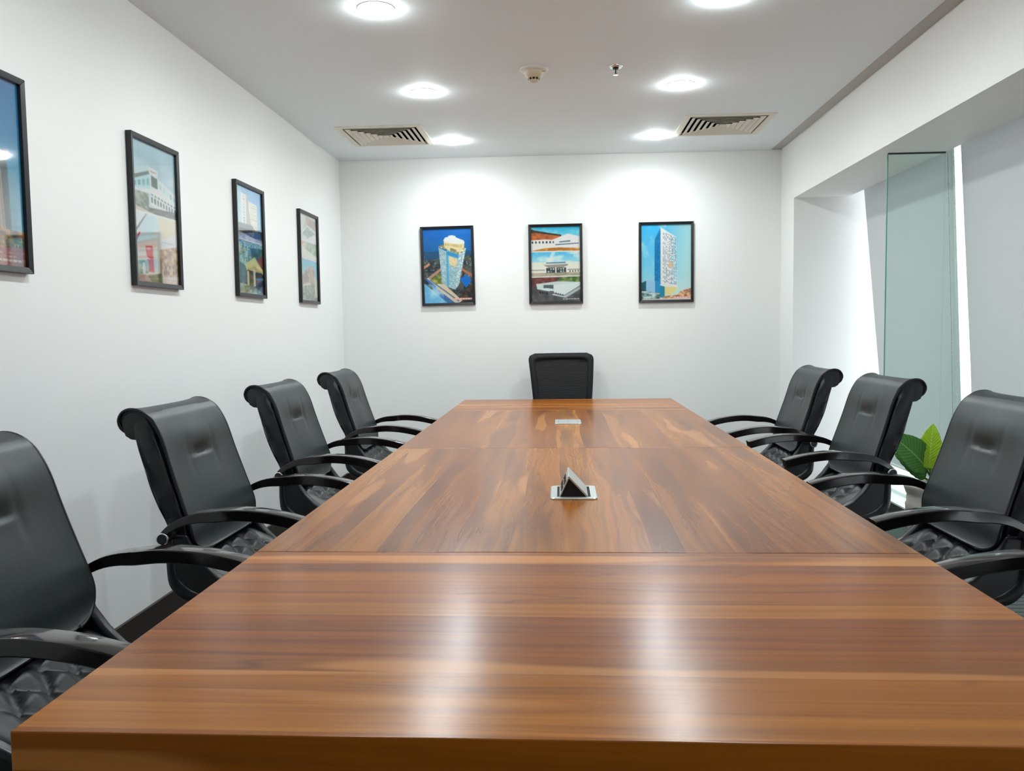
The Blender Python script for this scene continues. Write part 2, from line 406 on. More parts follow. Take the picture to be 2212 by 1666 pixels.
# ------------------------------------------------------------------ conference table
TZ = .755; TX0, TX1 = -.737, .822; TYS = [1.033, 1.935, 3.675, 5.42, 6.285]
tb = empty('conference_table', ((TX0+TX1)/2, (TYS[0]+TYS[-1])/2, 0)); tcx, tcy, _ = tb.location
tag(tb, 'long teak laminate conference table of four joined tops in the middle of the room', 'table')
for k in range(4):
    a, b = TYS[k]+(.0008 if k else 0), TYS[k+1]-(.0008 if k < 3 else 0)
    m = ['teak_end', 'teak_mid', 'teak_mid2', 'teak_end2'][k]
    MB().box(TX0-tcx, TX1-tcx, a-tcy, b-tcy, TZ-.085, TZ).build('tabletop', m, tb, bevel=.0025)
for yy in (1.45, 2.8, 4.55, 5.85):
    MB().box(-.40, .40, yy-tcy-.03, yy-tcy+.03, 0, TZ-.0852).build('leg_panel', 'teak_edge', tb, bevel=.003)

# pop-up cable boxes set in the table
def plate(root, w, l, t, hole, name='plate', mat='brushed_silver'):
    r = .012; n = 6
    def loop(hw, hl, rr, z):
        out = []
        for cx, cy, a0 in ((hw-rr, hl-rr, 0), (-hw+rr, hl-rr, PI/2), (-hw+rr, -hl+rr, PI), (hw-rr, -hl+rr, 1.5*PI)):
            for i in range(n+1):
                a = a0+i/n*PI/2; out.append((cx+rr*math.cos(a), cy+rr*math.sin(a), z))
        return out
    mb = MB()
    if hole: mb.loft([loop(hole[0], hole[1], .002, 0), loop(w/2, l/2, r, 0), loop(w/2, l/2, r, t*.6), loop(w/2-.002, l/2-.002, r, t), loop(hole[0], hole[1], .002, t), loop(hole[0], hole[1], .002, 0)], cap=False)
    else: mb.loft([loop(w/2, l/2, r, 0), loop(w/2, l/2, r, t*.6), loop(w/2-.002, l/2-.002, r, t)])
    return mb.build(name, mat, root, smooth=True, auto=.5)
cb = empty('cable_box', (.036, 2.645, TZ)); tag(cb, 'open silver pop-up power box with tilted lid standing on the table', 'cable box', 'silver cable boxes in the table')
plate(cb, .146, .205, .006, (.052, .085))
MB().box(-.0518, .0518, -.0848, .0848, 0, .0012).build('well', 'slot_black', cb)
ax, az = -.0145, .062; lx, rx = -.042, .040; ya, yb2 = -.084, .080
MB().add([(lx, ya, .004), (rx, ya, .004), (ax, ya, az), (lx, yb2, .004), (rx, yb2, .004), (ax, yb2, az)], [(0, 1, 2), (5, 4, 3), (0, 3, 4, 1), (1, 4, 5, 2), (2, 5, 3, 0)]).build('core', 'slot_black', cb)
def slab(p, q, ya, yb_, th, name, mat, ext=0.0):
    p, q = Vector((p[0], 0, p[1])), Vector((q[0], 0, q[1])); d = (q-p).normalized(); nrm = Vector((d.z, 0, -d.x))
    if nrm.z < 0: nrm = -nrm
    q2 = q+d*ext; vs = []
    for y in (ya, yb_):
        for s in (p, q2):
            for h in (.0004, th): vs.append((s.x+nrm.x*h, y, s.z+nrm.z*h))
    return MB().add(vs, [(0, 1, 3, 2), (4, 6, 7, 5), (0, 4, 5, 1), (2, 3, 7, 6), (1, 5, 7, 3), (0, 2, 6, 4)]).build(name, mat, cb, bevel=.0008)
slab((rx, .004), (ax, az), ya-.002, yb2+.004, .0055, 'lid', 'brushed_silver', .007)
sp = slab((lx, .004), (ax, az), ya-.001, yb2, .004, 'socket_panel', 'brushed_silver')
d_ = Vector((ax-lx, 0, az-.004)).normalized(); n_ = Vector((-d_.z, 0, d_.x))
for yy in (-.05, .0, .05):
    for tpos in (.35, .68):
        c_ = Vector((lx, 0, .004))+d_*(tpos*.064)+n_*.0042; q = MB()
        vs = [(c_+d_*s1*.0075+Vector((0, yy+s2*.014, 0))+n_*h) for h in (0, .0012) for s1, s2 in ((-1, -1), (1, -1), (1, 1), (-1, 1))]
        q.add(vs, [(0, 1, 2, 3), (7, 6, 5, 4), (0, 4, 5, 1), (1, 5, 6, 2), (2, 6, 7, 3), (3, 7, 4, 0)]).build('socket', 'slot_black', sp)
cb2 = empty('cable_box', (.036, 4.70, TZ)); tag(cb2, 'closed flat silver power box lying flush in the table', 'cable box', 'silver cable boxes in the table')
plate(cb2, .146, .205, .006, (.054, .087))
MB().box(-.053, .053, -.086, .086, 0, .0055).build('lid', 'brushed_silver', cb2, bevel=.001)
MB().lathe([(.005, .0056), (.005, .0075), (.004, .008)], 16).build('push_button', 'chrome', cb2, smooth=True, auto=.6)

# ------------------------------------------------------------------ leather conference chair (local: x forward, y sideways)
FRONT = [(.004, .606, .150), (-.002, .613, .200), (-.010, .636, .238), (-.015, .676, .248), (-.030, .722, .247), (-.047, .770, .244), (-.066, .828, .241), (-.084, .888, .238), (-.103, .950, .235),
         (-.122, .995, .232), (-.143, 1.026, .230), (-.178, 1.048, .229), (-.214, 1.053, .228), (-.240, 1.042, .227), (-.254, 1.016, .226), (-.249, .990, .222), (-.236, .974, .214)]
def make_chair():
    root = empty('leather_chair')
    # front leather panel that rolls over the top
    NT_, NY = 150, 56
    P = catmull(FRONT, NT_); vs = []; fs = []
    tang = np.gradient(P[:, :2], axis=0); tang /= np.linalg.norm(tang, axis=1)[:, None]
    nor = np.stack([tang[:, 1], -tang[:, 0]], 1)
    if nor[20, 0] < 0: nor = -nor
    edges = [[], []]
    for i in range(NT_):
        x, z, w = P[i]
        for j in range(NY+1):
            s = -1+2*j/NY; s = math.copysign(abs(s)**.85, s); y = s*w
            d = -.010*(1-abs(s)**4)*math.sin(PI*min(1, max(0, (z-.58)/.46)))**.6 if i < NT_*.66 else -.006*(1-abs(s)**4)
            front = 1 if i < NT_*.66 else 0
            if front:
                dz = z-.886; lat = 1/(1+math.exp((abs(y)-.064)/.011))
                d += -.010*math.exp(-(dz/(.030 if dz > 0 else .004))**2)*lat
                d += .010*math.exp(-((z-.95)/.05)**2)*math.exp(-(y/.16)**2) + .010*math.exp(-((z-.78)/.09)**2)*math.exp(-(y/.2)**2)
                d += -.0035*math.exp(-((abs(y)-.092)/.014)**2)*math.exp(-((z-.90)/.06)**2)
            vs.append((x+nor[i, 0]*d, y, z+nor[i, 1]*d))
            if j in (0, NY): edges[0 if j == 0 else 1].append((x+nor[i, 0]*(d-.004), y, z+nor[i, 1]*(d-.004)))
    n = NY+1
    for i in range(NT_-1):
        for j in range(NY): fs.append((i*n+j, i*n+j+1, (i+1)*n+j+1, (i+1)*n+j))
    # make it a closed thick sheet
    b = len(vs); th = .014
    for i in range(NT_):
        for j in range(n):
            p = vs[i*n+j]; vs.append((p[0]-nor[i, 0]*th, p[1]*.985, p[2]-nor[i, 1]*th))
    for i in range(NT_-1):
        for j in range(NY): fs.append((b+(i+1)*n+j, b+(i+1)*n+j+1, b+i*n+j+1, b+i*n+j))
        for j, flip in ((0, 0), (NY, 1)):
            q = (i*n+j, (i+1)*n+j, b+(i+1)*n+j, b+i*n+j); fs.append(q if not flip else q[::-1])
    for i, flip in ((0, 1), (NT_-1, 0)):
        for j in range(NY):
            q = (i*n+j, i*n+j+1, b+i*n+j+1, b+i*n+j); fs.append(q if not flip else q[::-1])
    back = MB().add(vs, fs).build('backrest', 'leather', root, smooth=True, auto=1.0)
    for e in edges: MB().tube(e[::3]+[e[-1]], .0055, 7).build('piping', 'leather_side', back, smooth=True)
    # gathered leather body of the back between panel and rear
    rear = [(-.092, .520), (-.101, .56), (-.102, .624), (-.105, .683), (-.138, .751), (-.165, .814), (-.186, .882), (-.200, .931), (-.210, .972), (-.216, 1.005)]
    fr = [(-.045, .560), (-.030, .60), (-.024, .645), (-.030, .700), (-.048, .757), (-.069, .818), (-.090, .885), (-.109, .940), (-.129, .988), (-.154, 1.027)]
    wd = [.243, .247, .250, .250, .247, .243, .240, .237, .233, .228]
    N = 56; Rr = catmull(rear, N); Fr = catmull(fr, N); Wd = catmull([(w, 0) for w in wd], N)[:, 0]; rings = []
    K = 64
    for i in range(N):
        t = i/(N-1); c = (Rr[i]+Fr[i])/2; a = (Fr[i]-Rr[i])/2; ring = []
        for k in range(K):
            an = 2*PI*k/K; ca, sa = math.cos(an), math.sin(an); e = .20 if ca > 0 else .40
            q = math.copysign(abs(ca)**e, ca); s = math.copysign(abs(sa)**(.22 if ca > 0 else .36), sa)
            if q > 0: q *= 1-.75*(1-abs(s)**5)      # hollow behind the concave front panel
            ph = t*7.5+q*1.6
            pq = q*2.2+t*1.9; fold = (.0075*math.sin(pq*2.6+1)+.0055*math.sin(pq*6.1+2))*abs(s)*math.sin(PI*t)**.6*(1-abs(q)**6)
            bul = 1+.0*t
            ring.append((c[0]+a[0]*q, s*Wd[i]+math.copysign(fold, s), c[1]+a[1]*q))
        rings.append(ring)
    MB().loft(rings).build('back_body', 'leather_side', root, smooth=True, auto=1.1)
    # padded roll filling the curl of the head
    hr = [(-.120, .975), (-.138, 1.010), (-.160, 1.028), (-.190, 1.039), (-.216, 1.040), (-.234, 1.030), (-.242, 1.012), (-.239, .992), (-.231, .966), (-.214, .955), (-.17, .950)]
    rings = []; mzx = np.mean(hr, axis=0)
    for yy, sc in ((-.2265, .90), (-.225, .97), (-.219, 1), (.219, 1), (.225, .97), (.2265, .90)): rings.append([(mzx[0]+(x-mzx[0])*sc, yy, mzx[1]+(z-mzx[1])*sc) for x, z in hr])
    MB().loft(rings).build('head_roll', 'leather_side', root, smooth=True, auto=.7)
    # quilted seat cushion
    nu, nv = 60, 56; vs = []; fs = []; x0, x1, W = -.035, .44, .248
    def zmid(x): return .458+.10*max(0, (.2-x)/.235)**1.8-.02*max(0, (x-.3)/.14)**2
    for lay in (1, -1):
        for i in range(nu+1):
            for j in range(nv+1):
                u, v = -1+2*i/nu, -1+2*j/nv
                x = (x0+x1)/2+u*(x1-x0)/2; y = v*W*(1-.05*max(0, u)**3)
                ru, rv = (1-abs(u)**5)**.28 if abs(u) < 1 else 0, (1-abs(v)**5)**.28 if abs(v) < 1 else 0
                h = .048*ru*rv
                if lay > 0:
                    m = 1/(1+math.exp((abs(y)-.165)/.008))*1/(1+math.exp((-.01-x)/.008))*1/(1+math.exp((x-.40)/.008))
                    p, q = x/.10+y/.10, x/.10-y/.10
                    g = min(abs(p-round(p)), abs(q-round(q))); bump = .025*(min(1, g/.5)**.6)-.014
                    gx, gy = abs(p-round(p)), abs(q-round(q)); tuft = -.010*math.exp(-((gx**2+gy**2)/.012))
                    h += m*(bump+tuft)+.004*(1-m)*ru*rv
                vs.append((x, y, zmid(x)+lay*h if lay > 0 else zmid(x)-h))
    n = nv+1; b = (nu+1)*n
    for i in range(nu):
        for j in range(nv):
            fs.append((i*n+j, (i+1)*n+j, (i+1)*n+j+1, i*n+j+1)); fs.append((b+i*n+j, b+i*n+j+1, b+(i+1)*n+j+1, b+(i+1)*n+j))
    mb = MB().add(vs, fs); seat = mb.build('seat', 'seat_leather', root, smooth=True)
    import bmesh
    bm = bmesh.new(); bm.from_mesh(seat.data); bmesh.ops.remove_doubles(bm, verts=bm.verts, dist=1e-5); bm.to_mesh(seat.data); bm.free()
    # curved leather shell wrapping behind and under the seat
    outer = [(-.108, .670), (-.103, .62), (-.104, .56), (-.099, .505), (-.078, .473), (-.045, .452), (.03, .440), (.14, .434), (.28, .434), (.40, .445), (.435, .462)]
    inner = [(-.070, .676), (-.066, .625), (-.064, .58), (-.058, .54), (-.035, .512), (.0, .492), (.05, .478), (.14, .470), (.28, .470), (.39, .476), (.428, .482)]
    N = 34; O = catmull(outer, N); I = catmull(inner, N); rings = []
    for i in range(N):
        ring = []; c = (O[i]+I[i])/2; a = (I[i]-O[i])/2; w = .268-.02*(i/(N-1))**3
        for k in range(28):
            an = 2*PI*k/28; ca, sa = math.cos(an), math.sin(an)
            q = math.copysign(abs(ca)**.5, ca); s = math.copysign(abs(sa)**.28, sa)
            ring.append((c[0]+a[0]*q, s*w, c[1]+a[1]*q))
        rings.append(ring)
    MB().loft(rings).build('seat_shell', 'leather_side', root, smooth=True, auto=1.1)
    # leather gussets closing the sides between shell and cushion
    for s in (-1, 1):
        g = [(-.098, .665), (-.098, .57), (-.090, .51), (-.050, .465), (.06, .449), (.20, .447), (.20, .49), (.12, .505), (.06, .535), (.02, .575), (-.012, .62), (-.03, .665)]
        vs = [(x, s*.222, z) for x, z in g]+[(x, s*.258, z) for x, z in g]; m = len(g)
        fs = [tuple(range(m)), tuple(range(2*m-1, m-1, -1))]+[(i, (i+1) % m, m+(i+1) % m, m+i) for i in range(m)]
        MB().add(vs, fs).build('side_gusset', 'leather_side', root, bevel=.012, seg=3)
    # lacquered arms
    path = catmull([(-.088, .672), (-.058, .697), (-.014, .719), (.030, .730), (.08, .734), (.13, .739), (.18, .739), (.24, .733), (.30, .722), (.362, .706)], 26)
    for s in (-1, 1):
        rings = []
        for i, (x, z) in enumerate(path):
            d = path[min(i+1, 25)]-path[max(i-1, 0)]; d /= np.linalg.norm(d); nx, nz = -d[1], d[0]; t = i/25
            hh = .0085+.0085*min(1, t*2.4); hw = .014+.015*min(1, t*2.0)
            r = []
            for sy, sz in ((-1, -.8), (-.9, -1), (.9, -1), (1, -.8), (1, .78), (.96, .95), (.86, 1), (-.86, 1), (-.96, .95), (-1, .78)):
                r.append((x+nx*hh*sz, s*.292+hw*sy, z+nz*hh*sz))
            rings.append(r)
        arm = MB().loft(rings).build('armrest', 'arm_lacquer', root, smooth=True, auto=.3)
        arm.data.materials
        b = MB(); c = Vector((-.080, s*.292, .664)); pts = []
        # chrome bolt ring and cap
        b.tube([(c.x+.017*math.cos(a), c.y+s*.020, c.z+.017*math.sin(a)) for a in np.linspace(0, 2*PI, 20)], .0035, 6, cap=False)
        b.build('bolt_ring', 'chrome', arm, smooth=True)
        q = MB(); q.tube([(c.x, s*.24, c.z), (c.x, s*.316, c.z)], .0145, 16); q.build('bolt', 'dark_metal', arm, smooth=True, auto=.6)
    # mechanism, gas column, star base with castors
    MB().box(.06, .30, -.09, .09, .385, .424).build('tilt_mechanism', 'dark_metal', root, bevel=.01)
    MB().lathe([(.028, .10), (.028, .25), (.020, .25), (.020, .386)], 18, .17, 0).build('gas_column', 'dark_metal', root, smooth=True, auto=.6)
    for k in range(5):
        a = 2*PI*k/5+.3; d = Vector((math.cos(a), math.sin(a), 0)); s_ = Vector((-d.y, d.x, 0)); c = Vector((.17, 0, 0)); rings = []
        for t in np.linspace(0, 1, 9):
            p = c+d*(.02+.27*t); hw = .030-.010*t; zt = .135-.055*t**1.5; zb = .095-.03*t
            rings.append([p-s_*hw+Vector((0, 0, zb)), p+s_*hw+Vector((0, 0, zb)), p+s_*hw*.9+Vector((0, 0, zt-.008)), p+s_*hw*.5+Vector((0, 0, zt)), p-s_*hw*.5+Vector((0, 0, zt)), p-s_*hw*.9+Vector((0, 0, zt-.008))])
        leg = MB().loft(rings).build('base_leg', 'mahogany', root, smooth=True, auto=.6)
        p = c+d*.275; cm = MB()
        for off in (-.014, .014):
            q = p+s_*off; cm.tube([q-s_*.009+Vector((0, 0, .027)), q+s_*.009+Vector((0, 0, .027))], .027, 16)
        cm.tube([p+Vector((0, 0, .045)), p+Vector((0, 0, .085))], .008, 8)
        cm.build('castor', 'black_nylon', leg, smooth=True, auto=.7)
    return root
proto = make_chair()
PLACES = [  # x, y, heading in degrees (0 = facing the window side, 180 = facing the picture wall)
    (-1.137, 4.889, .6, 'black leather conference chair on the picture-wall side, first from the mesh chair', 0),
    (-1.134, 3.788, -.5, 'black leather conference chair on the picture-wall side, second from the mesh chair', 0),
    (-1.116, 2.711, -1.0, 'black leather conference chair on the picture-wall side, third from the mesh chair', 0),
    (-1.120, 1.675, 0.6, 'black leather conference chair on the picture-wall side, fourth from the mesh chair', 0),
    (1.240, 4.736, 180.2, 'black leather conference chair on the window side, first from the mesh chair', 1),
    (1.284, 3.833, 182.1, 'black leather conference chair on the window side, second from the mesh chair', 1),
    (1.249, 2.715, 180.9, 'black leather conference chair on the window side, third from the mesh chair', 1),
    (1.235, 1.655, 180.0, 'black leather conference chair on the window side, fourth from the mesh chair', 1)]
for i, (x, y, a, lb, sd) in enumerate(PLACES):
    c = proto if i == 0 else copy_tree(proto)
    c.location = (x, y, 0); c.rotation_euler = (0, 0, math.radians(a)); tag(c, lb, 'chair', 'black leather conference chairs along the table')

# ------------------------------------------------------------------ mesh-back chair at the head
mc = empty('mesh_chair', (.035, 6.42, 0), math.radians(10)); tag(mc, 'black mesh back office chair at the head of the table by the back wall', 'chair')
def rr_outline(z):     # half width of the back at height z
    t = (z-.60)/.49; t = max(0, min(1, t)); return .222+.042*t**.9
def back_grid(inset, n=30, m=34):
    ztop, zbot = 1.093-inset, .60+inset; pts = []
    for i in range(n+1):
        q = i/n; z = zbot+(ztop-zbot)*q; row = []
        hw = rr_outline(z)-inset; R = .055-inset*.4
        if ztop-z < R: hw -= R-math.sqrt(max(0, R*R-(R-(ztop-z))**2))
        if z-zbot < R: hw -= R-math.sqrt(max(0, R*R-(R-(z-zbot))**2))
        for j in range(m+1):
            s = -1+2*j/m; x = s*hw
            y = .16+.05*((z-.72)/.4)**2-.035*(1-s*s)*-1-.03+.06*(z-.6)
            row.append((x, y, z))
        pts.append(row)
    return pts
def sheet(pts, th):
    vs = []; fs = []; n, m = len(pts), len(pts[0])
    for off in (0, th):
        for r in pts:
            for p in r: vs.append((p[0], p[1]+off, p[2]))
    b = n*m
    for i in range(n-1):
        for j in range(m-1):
            fs += [(i*m+j, i*m+j+1, (i+1)*m+j+1, (i+1)*m+j), (b+(i+1)*m+j, b+(i+1)*m+j+1, b+i*m+j+1, b+i*m+j)]
    for i in range(n-1):
        fs += [(i*m, (i+1)*m, b+(i+1)*m, b+i*m), (b+i*m+m-1, b+(i+1)*m+m-1, (i+1)*m+m-1, i*m+m-1)]
    for j in range(m-1):
        fs += [(j+1, j, b+j, b+j+1), ((n-1)*m+j, (n-1)*m+j+1, b+(n-1)*m+j+1, b+(n-1)*m+j)]
    return MB().add(vs, fs)
G0 = back_grid(0); G1 = back_grid(.048)
bk = sheet(G1, .006).build('mesh_panel', 'chair_mesh', mc, smooth=True, auto=.8)
def ring_of(G, dy):
    r = [(p[0], p[1]+dy, p[2]) for p in G[0]]+[(row[-1][0], row[-1][1]+dy, row[-1][2]) for row in G[1:]]
    r += [(p[0], p[1]+dy, p[2]) for p in G[-1][-2::-1]]+[(row[0][0], row[0][1]+dy, row[0][2]) for row in G[-2:0:-1]]
    return r
MB().loft([ring_of(G1, .012), ring_of(G1, -.006), ring_of(back_grid(.024), -.013), ring_of(G0, -.002), ring_of(G0, .016), ring_of(back_grid(.024), .024), ring_of(G1, .012)], cap=False).build('back_frame', 'black_nylon', mc, smooth=True)
vs = []; fs = []; nu = nv = 24
st = MB(); rings = []
for t in np.linspace(0, 1, 9):
    e = .02*(1-math.sin(PI*t)**.5); ring = []
    for k in range(40):
        an = 2*PI*k/40; ca, sa = math.cos(an), math.sin(an)
        ring.append(((.24-e)*math.copysign(abs(sa)**.5, sa), -.06+(.23-e)*math.copysign(abs(ca)**.5, ca), .44+.07*t))
    rings.append(ring)
st.loft(rings).build('seat', 'black_nylon', mc, smooth=True, auto=1.0)
MB().tube([(0, .05, .42), (0, .19, .43), (0, .235, .50), (0, .215, .66), (0, .20, .80)], .022, 10).build('back_spine', 'black_nylon', mc, smooth=True)
MB().lathe([(.026, .10), (.026, .25), (.018, .25), (.018, .44)], 18, 0, -.05).build('gas_column', 'dark_metal', mc, smooth=True, auto=.6)
for k in range(5):
    a = 2*PI*k/5+.5; d = Vector((math.cos(a), math.sin(a), 0)); s_ = Vector((-d.y, d.x, 0)); c = Vector((0, -.05, 0)); rings = []
    for t in np.linspace(0, 1, 5):
        p = c+d*(.02+.24*t); hw = .028-.01*t; zt = .13-.05*t; zb = .095-.03*t
        rings.append([p-s_*hw+Vector((0, 0, zb)), p+s_*hw+Vector((0, 0, zb)), p+s_*hw*.7+Vector((0, 0, zt)), p-s_*hw*.7+Vector((0, 0, zt))])
    lg = MB().loft(rings).build('base_leg', 'black_nylon', mc, smooth=True, auto=.6)
    p = c+d*.25; cm = MB()
    for off in (-.013, .013):
        q = p+s_*off; cm.tube([q-s_*.009+Vector((0, 0, .026)), q+s_*.009+Vector((0, 0, .026))], .026, 14)
    cm.tube([p+Vector((0, 0, .04)), p+Vector((0, 0, .085))], .008, 8)
    cm.build('castor', 'black_nylon', lg, smooth=True, auto=.7)

# ------------------------------------------------------------------ potted plant
px, py = 1.95, 4.46
pp = empty('potted_plant', (px, py, 0)); tag(pp, 'broad leaved green plant in a pale grey pot beside the window glass', 'plant')
prof = [(.085, 0), (.092, .012), (.108, .12), (.124, .24), (.132, .31), (.134, .335), (.128, .345), (.128, .375), (.126, .385), (.133, .40), (.142, .425), (.145, .437), (.141, .444), (.131, .441), (.126, .43), (.120, .40), (.118, .385)]
pot = MB().lathe(prof, 48).build('pot', 'pot_ceramic', pp, smooth=True)
MB().lathe([(.119, .386), (.119, .40), (.06, .408), (.004, .41)], 32).build('soil', 'soil', pp, smooth=True)
def leaf(base, tip, width, mat, droop, nrm, fold=.25, stem_from=None):
    base, tip = Vector(base), Vector(tip); ax_ = tip-base; L = ax_.length; ax_.normalize(); nrm = Vector(nrm); sd = ax_.cross(nrm).normalized(); up = sd.cross(ax_).normalized()
    n, m = 18, 10; vs = []; uv = []; fs = []
    for i in range(n+1):
        t = i/n; w = width*(math.sin(PI*min(1, t**.8*.97+.03))**.75); c = base+ax_*L*t+up*droop*(4*t*(1-t))
        for j in range(m+1):
            s = -1+2*j/m
            vs.append(c+sd*w*s+up*(abs(s)*w*fold+.003*math.sin(t*40)*abs(s))); uv.append((t, (s+1)/2))
    for i in range(n):
        for j in range(m): fs.append((i*(m+1)+j, i*(m+1)+j+1, (i+1)*(m+1)+j+1, (i+1)*(m+1)+j))
    mb = MB().add(vs, fs); o = mb.build('leaf', mat, pp, smooth=True)
    ul = o.data.uv_layers.new(name='UVMap')
    for lp in o.data.loops: ul.data[lp.index].uv = uv[lp.vertex_index]
    so = o.modifiers.new('solidify', 'SOLIDIFY'); so.thickness = .0012
    mid = (base+Vector((0, 0, .42)))*.5; mid.x *= .6; mid.y *= .6
    MB().tube(catmull([(base.x*.1, base.y*.1, .40), tuple(mid), tuple(base+ax_*.01)], 8), .006, 6).build('stalk', 'stem_green', o, smooth=True)
    return o
leaf((-.035, -.03, .525), (-.014, -.02, .765), .060, 'leaf_young', .012, (-.55, -.8, .1), .22)
leaf((-.03, .0, .515), (-.25, -.03, .715), .085, 'leaf_old', .03, (-.35, -.75, .6), .15)
leaf((-.03, .03, .47), (-.19, .04, .60), .06, 'leaf_old', .02, (-.3, -.6, .7), .2)
leaf((.03, -.02, .52), (.13, -.16, .72), .07, 'leaf_old', .03, (.4, -.5, .7), .2)
leaf((.03, .03, .50), (.13, .15, .62), .065, 'leaf_old', .03, (-.2, .3, .9), .2)

# ------------------------------------------------------------------ ceiling fittings
def downlight(x, y, label):
    r = empty('downlight', (x, y, ZC)); tag(r, label, 'light', 'round ceiling downlights')
    MB().lathe([(.0715, 0), (.081, 0), (.081, -.003), (.076, -.005), (.0715, -.005), (.0715, 0)], 40, cap=False).build('trim_ring', 'white_plastic', r, smooth=True, auto=.6)
    MB().lathe([(.0705, -.002), (.0705, -.010), (.066, -.016), (.054, -.021), (.035, -.024), (.015, -.0255), (.002, -.0256)], 40).build('lens', 'lamp_glow', r, smooth=True)
    ld = bpy.data.lights.new('lamp', 'AREA'); ld.shape = 'DISK'; ld.size = .125; ld.energy = LAMP_WATTS; ld.color = (.915, .99, 1); ld.spread = math.radians(168)
    lo = bpy.data.objects.new('lamp', ld); COL.objects.link(lo); lo.parent = r; lo.location = (0, 0, -.027)
rows = [6.235, 4.96, 3.68, 2.39]
nm = ['first', 'second', 'third', 'fourth', 'fifth', 'sixth']
for i, y in enumerate(rows):
    for x, sd in ((-.79, 'picture-wall'), (.704, 'window')):
        downlight(x, y, 'round lit ceiling downlight on the %s side, %s from the back wall' % (sd, nm[i]))
def diffuser(x, y, label):
    r = empty('air_diffuser', (x, y, ZC)); tag(r, label, 'air vent', 'square ceiling air diffusers')
    def sq(h, z): return [(-h, -h, z), (h, -h, z), (h, h, z), (-h, h, z)]
    o = MB().loft([sq(DH-.004, .012), sq(.300, -.0005), sq(.300, -.005), sq(.268, -.009), sq(.258, -.006), sq(.256, .012), sq(DH-.004, .012)], cap=False)
    o.build('flange', 'diffuser_paint', r)
    for k in range(6):
        h0 = .243-k*.0385; h1 = h0-.027
        MB().loft([sq(h0, -.006), sq(h0, -.0085), sq(h0-.003, -.0085), sq(h1, .0025), sq(h1, .004), sq(h0, -.006)], cap=False).build('louvre', 'diffuser_paint', r)
    MB().loft([sq(.018, -.006), sq(.018, .002)]).build('centre_plate', 'diffuser_paint', r)
    b = MB(); b.loft([sq(DH, .013), sq(DH, .15)], cap=False); b.quad(*sq(DH, .15)); b.build('plenum_box', 'plenum_dark', r)
diffuser(*DIFF[0], 'square louvred ceiling air diffuser on the picture-wall side')
diffuser(*DIFF[1], 'square louvred ceiling air diffuser on the window side')
sm = empty('smoke_detector', (-.133, 4.60, ZC)); tag(sm, 'beige domed smoke detector with dark slots on the ceiling', 'smoke detector')
MB().lathe([(.078, 0), (.078, -.006), (.070, -.011), (.052, -.012)], 40).build('base', 'white_plastic', sm, smooth=True, auto=.7)
MB().lathe([(.052, -.012), (.051, -.022), (.045, -.036), (.034, -.046), (.033, -.047), (.0315, -.0475)], 40).build('body', 'beige_plastic', sm, smooth=True, auto=.8)
MB().lathe([(.027, -.047), (.027, -.058), (.012, -.058)], 30).build('chamber', 'slot_black', sm, smooth=True, auto=.6)
MB().lathe([(.028, -.0575), (.026, -.062), (.018, -.067), (.006, -.069), (.001, -.0692)], 30).build('cap', 'beige_plastic', sm, smooth=True)
for k in range(10):
    a = 2*PI*k/10; c, s = math.cos(a), math.sin(a); q = MB(); q.tube([(.0315*c, .0315*s, -.046), (.0285*c, .0285*s, -.059)], .0028, 6); q.build('rib', 'beige_plastic', sm, smooth=True)
MB().tube([(.045, -.02, -.018), (.066, -.03, -.020)], .003, 6).build('test_pin', 'beige_plastic', sm, smooth=True)
sk = empty('sprinkler_head', (.306, 4.59, ZC)); tag(sk, 'small chrome fire sprinkler head on the ceiling', 'sprinkler')
MB().lathe([(.036, 0), (.036, -.003), (.030, -.009), (.022, -.010), (.017, -.004), (.0165, 0)], 32, cap=False).build('escutcheon', 'chrome', sk, smooth=True)
MB().lathe([(.016, -.0005), (.016, -.012), (.011, -.016), (.008, -.016)], 24).build('body', 'dark_metal', sk, smooth=True, auto=.6)
for s in (-1, 1): MB().tube([(s*.010, 0, -.012), (s*.012, 0, -.026), (s*.004, 0, -.044)], .0022, 6).build('frame_arm', 'chrome', sk, smooth=True)
MB().tube([(0, 0, -.016), (0, 0, -.042)], .003, 8).build('bulb', 'dark_metal', sk, smooth=True)
MB().lathe([(.004, -.042), (.014, -.045), (.0145, -.047), (.003, -.047)], 20).build('deflector', 'chrome', sk, smooth=True, auto=.6)

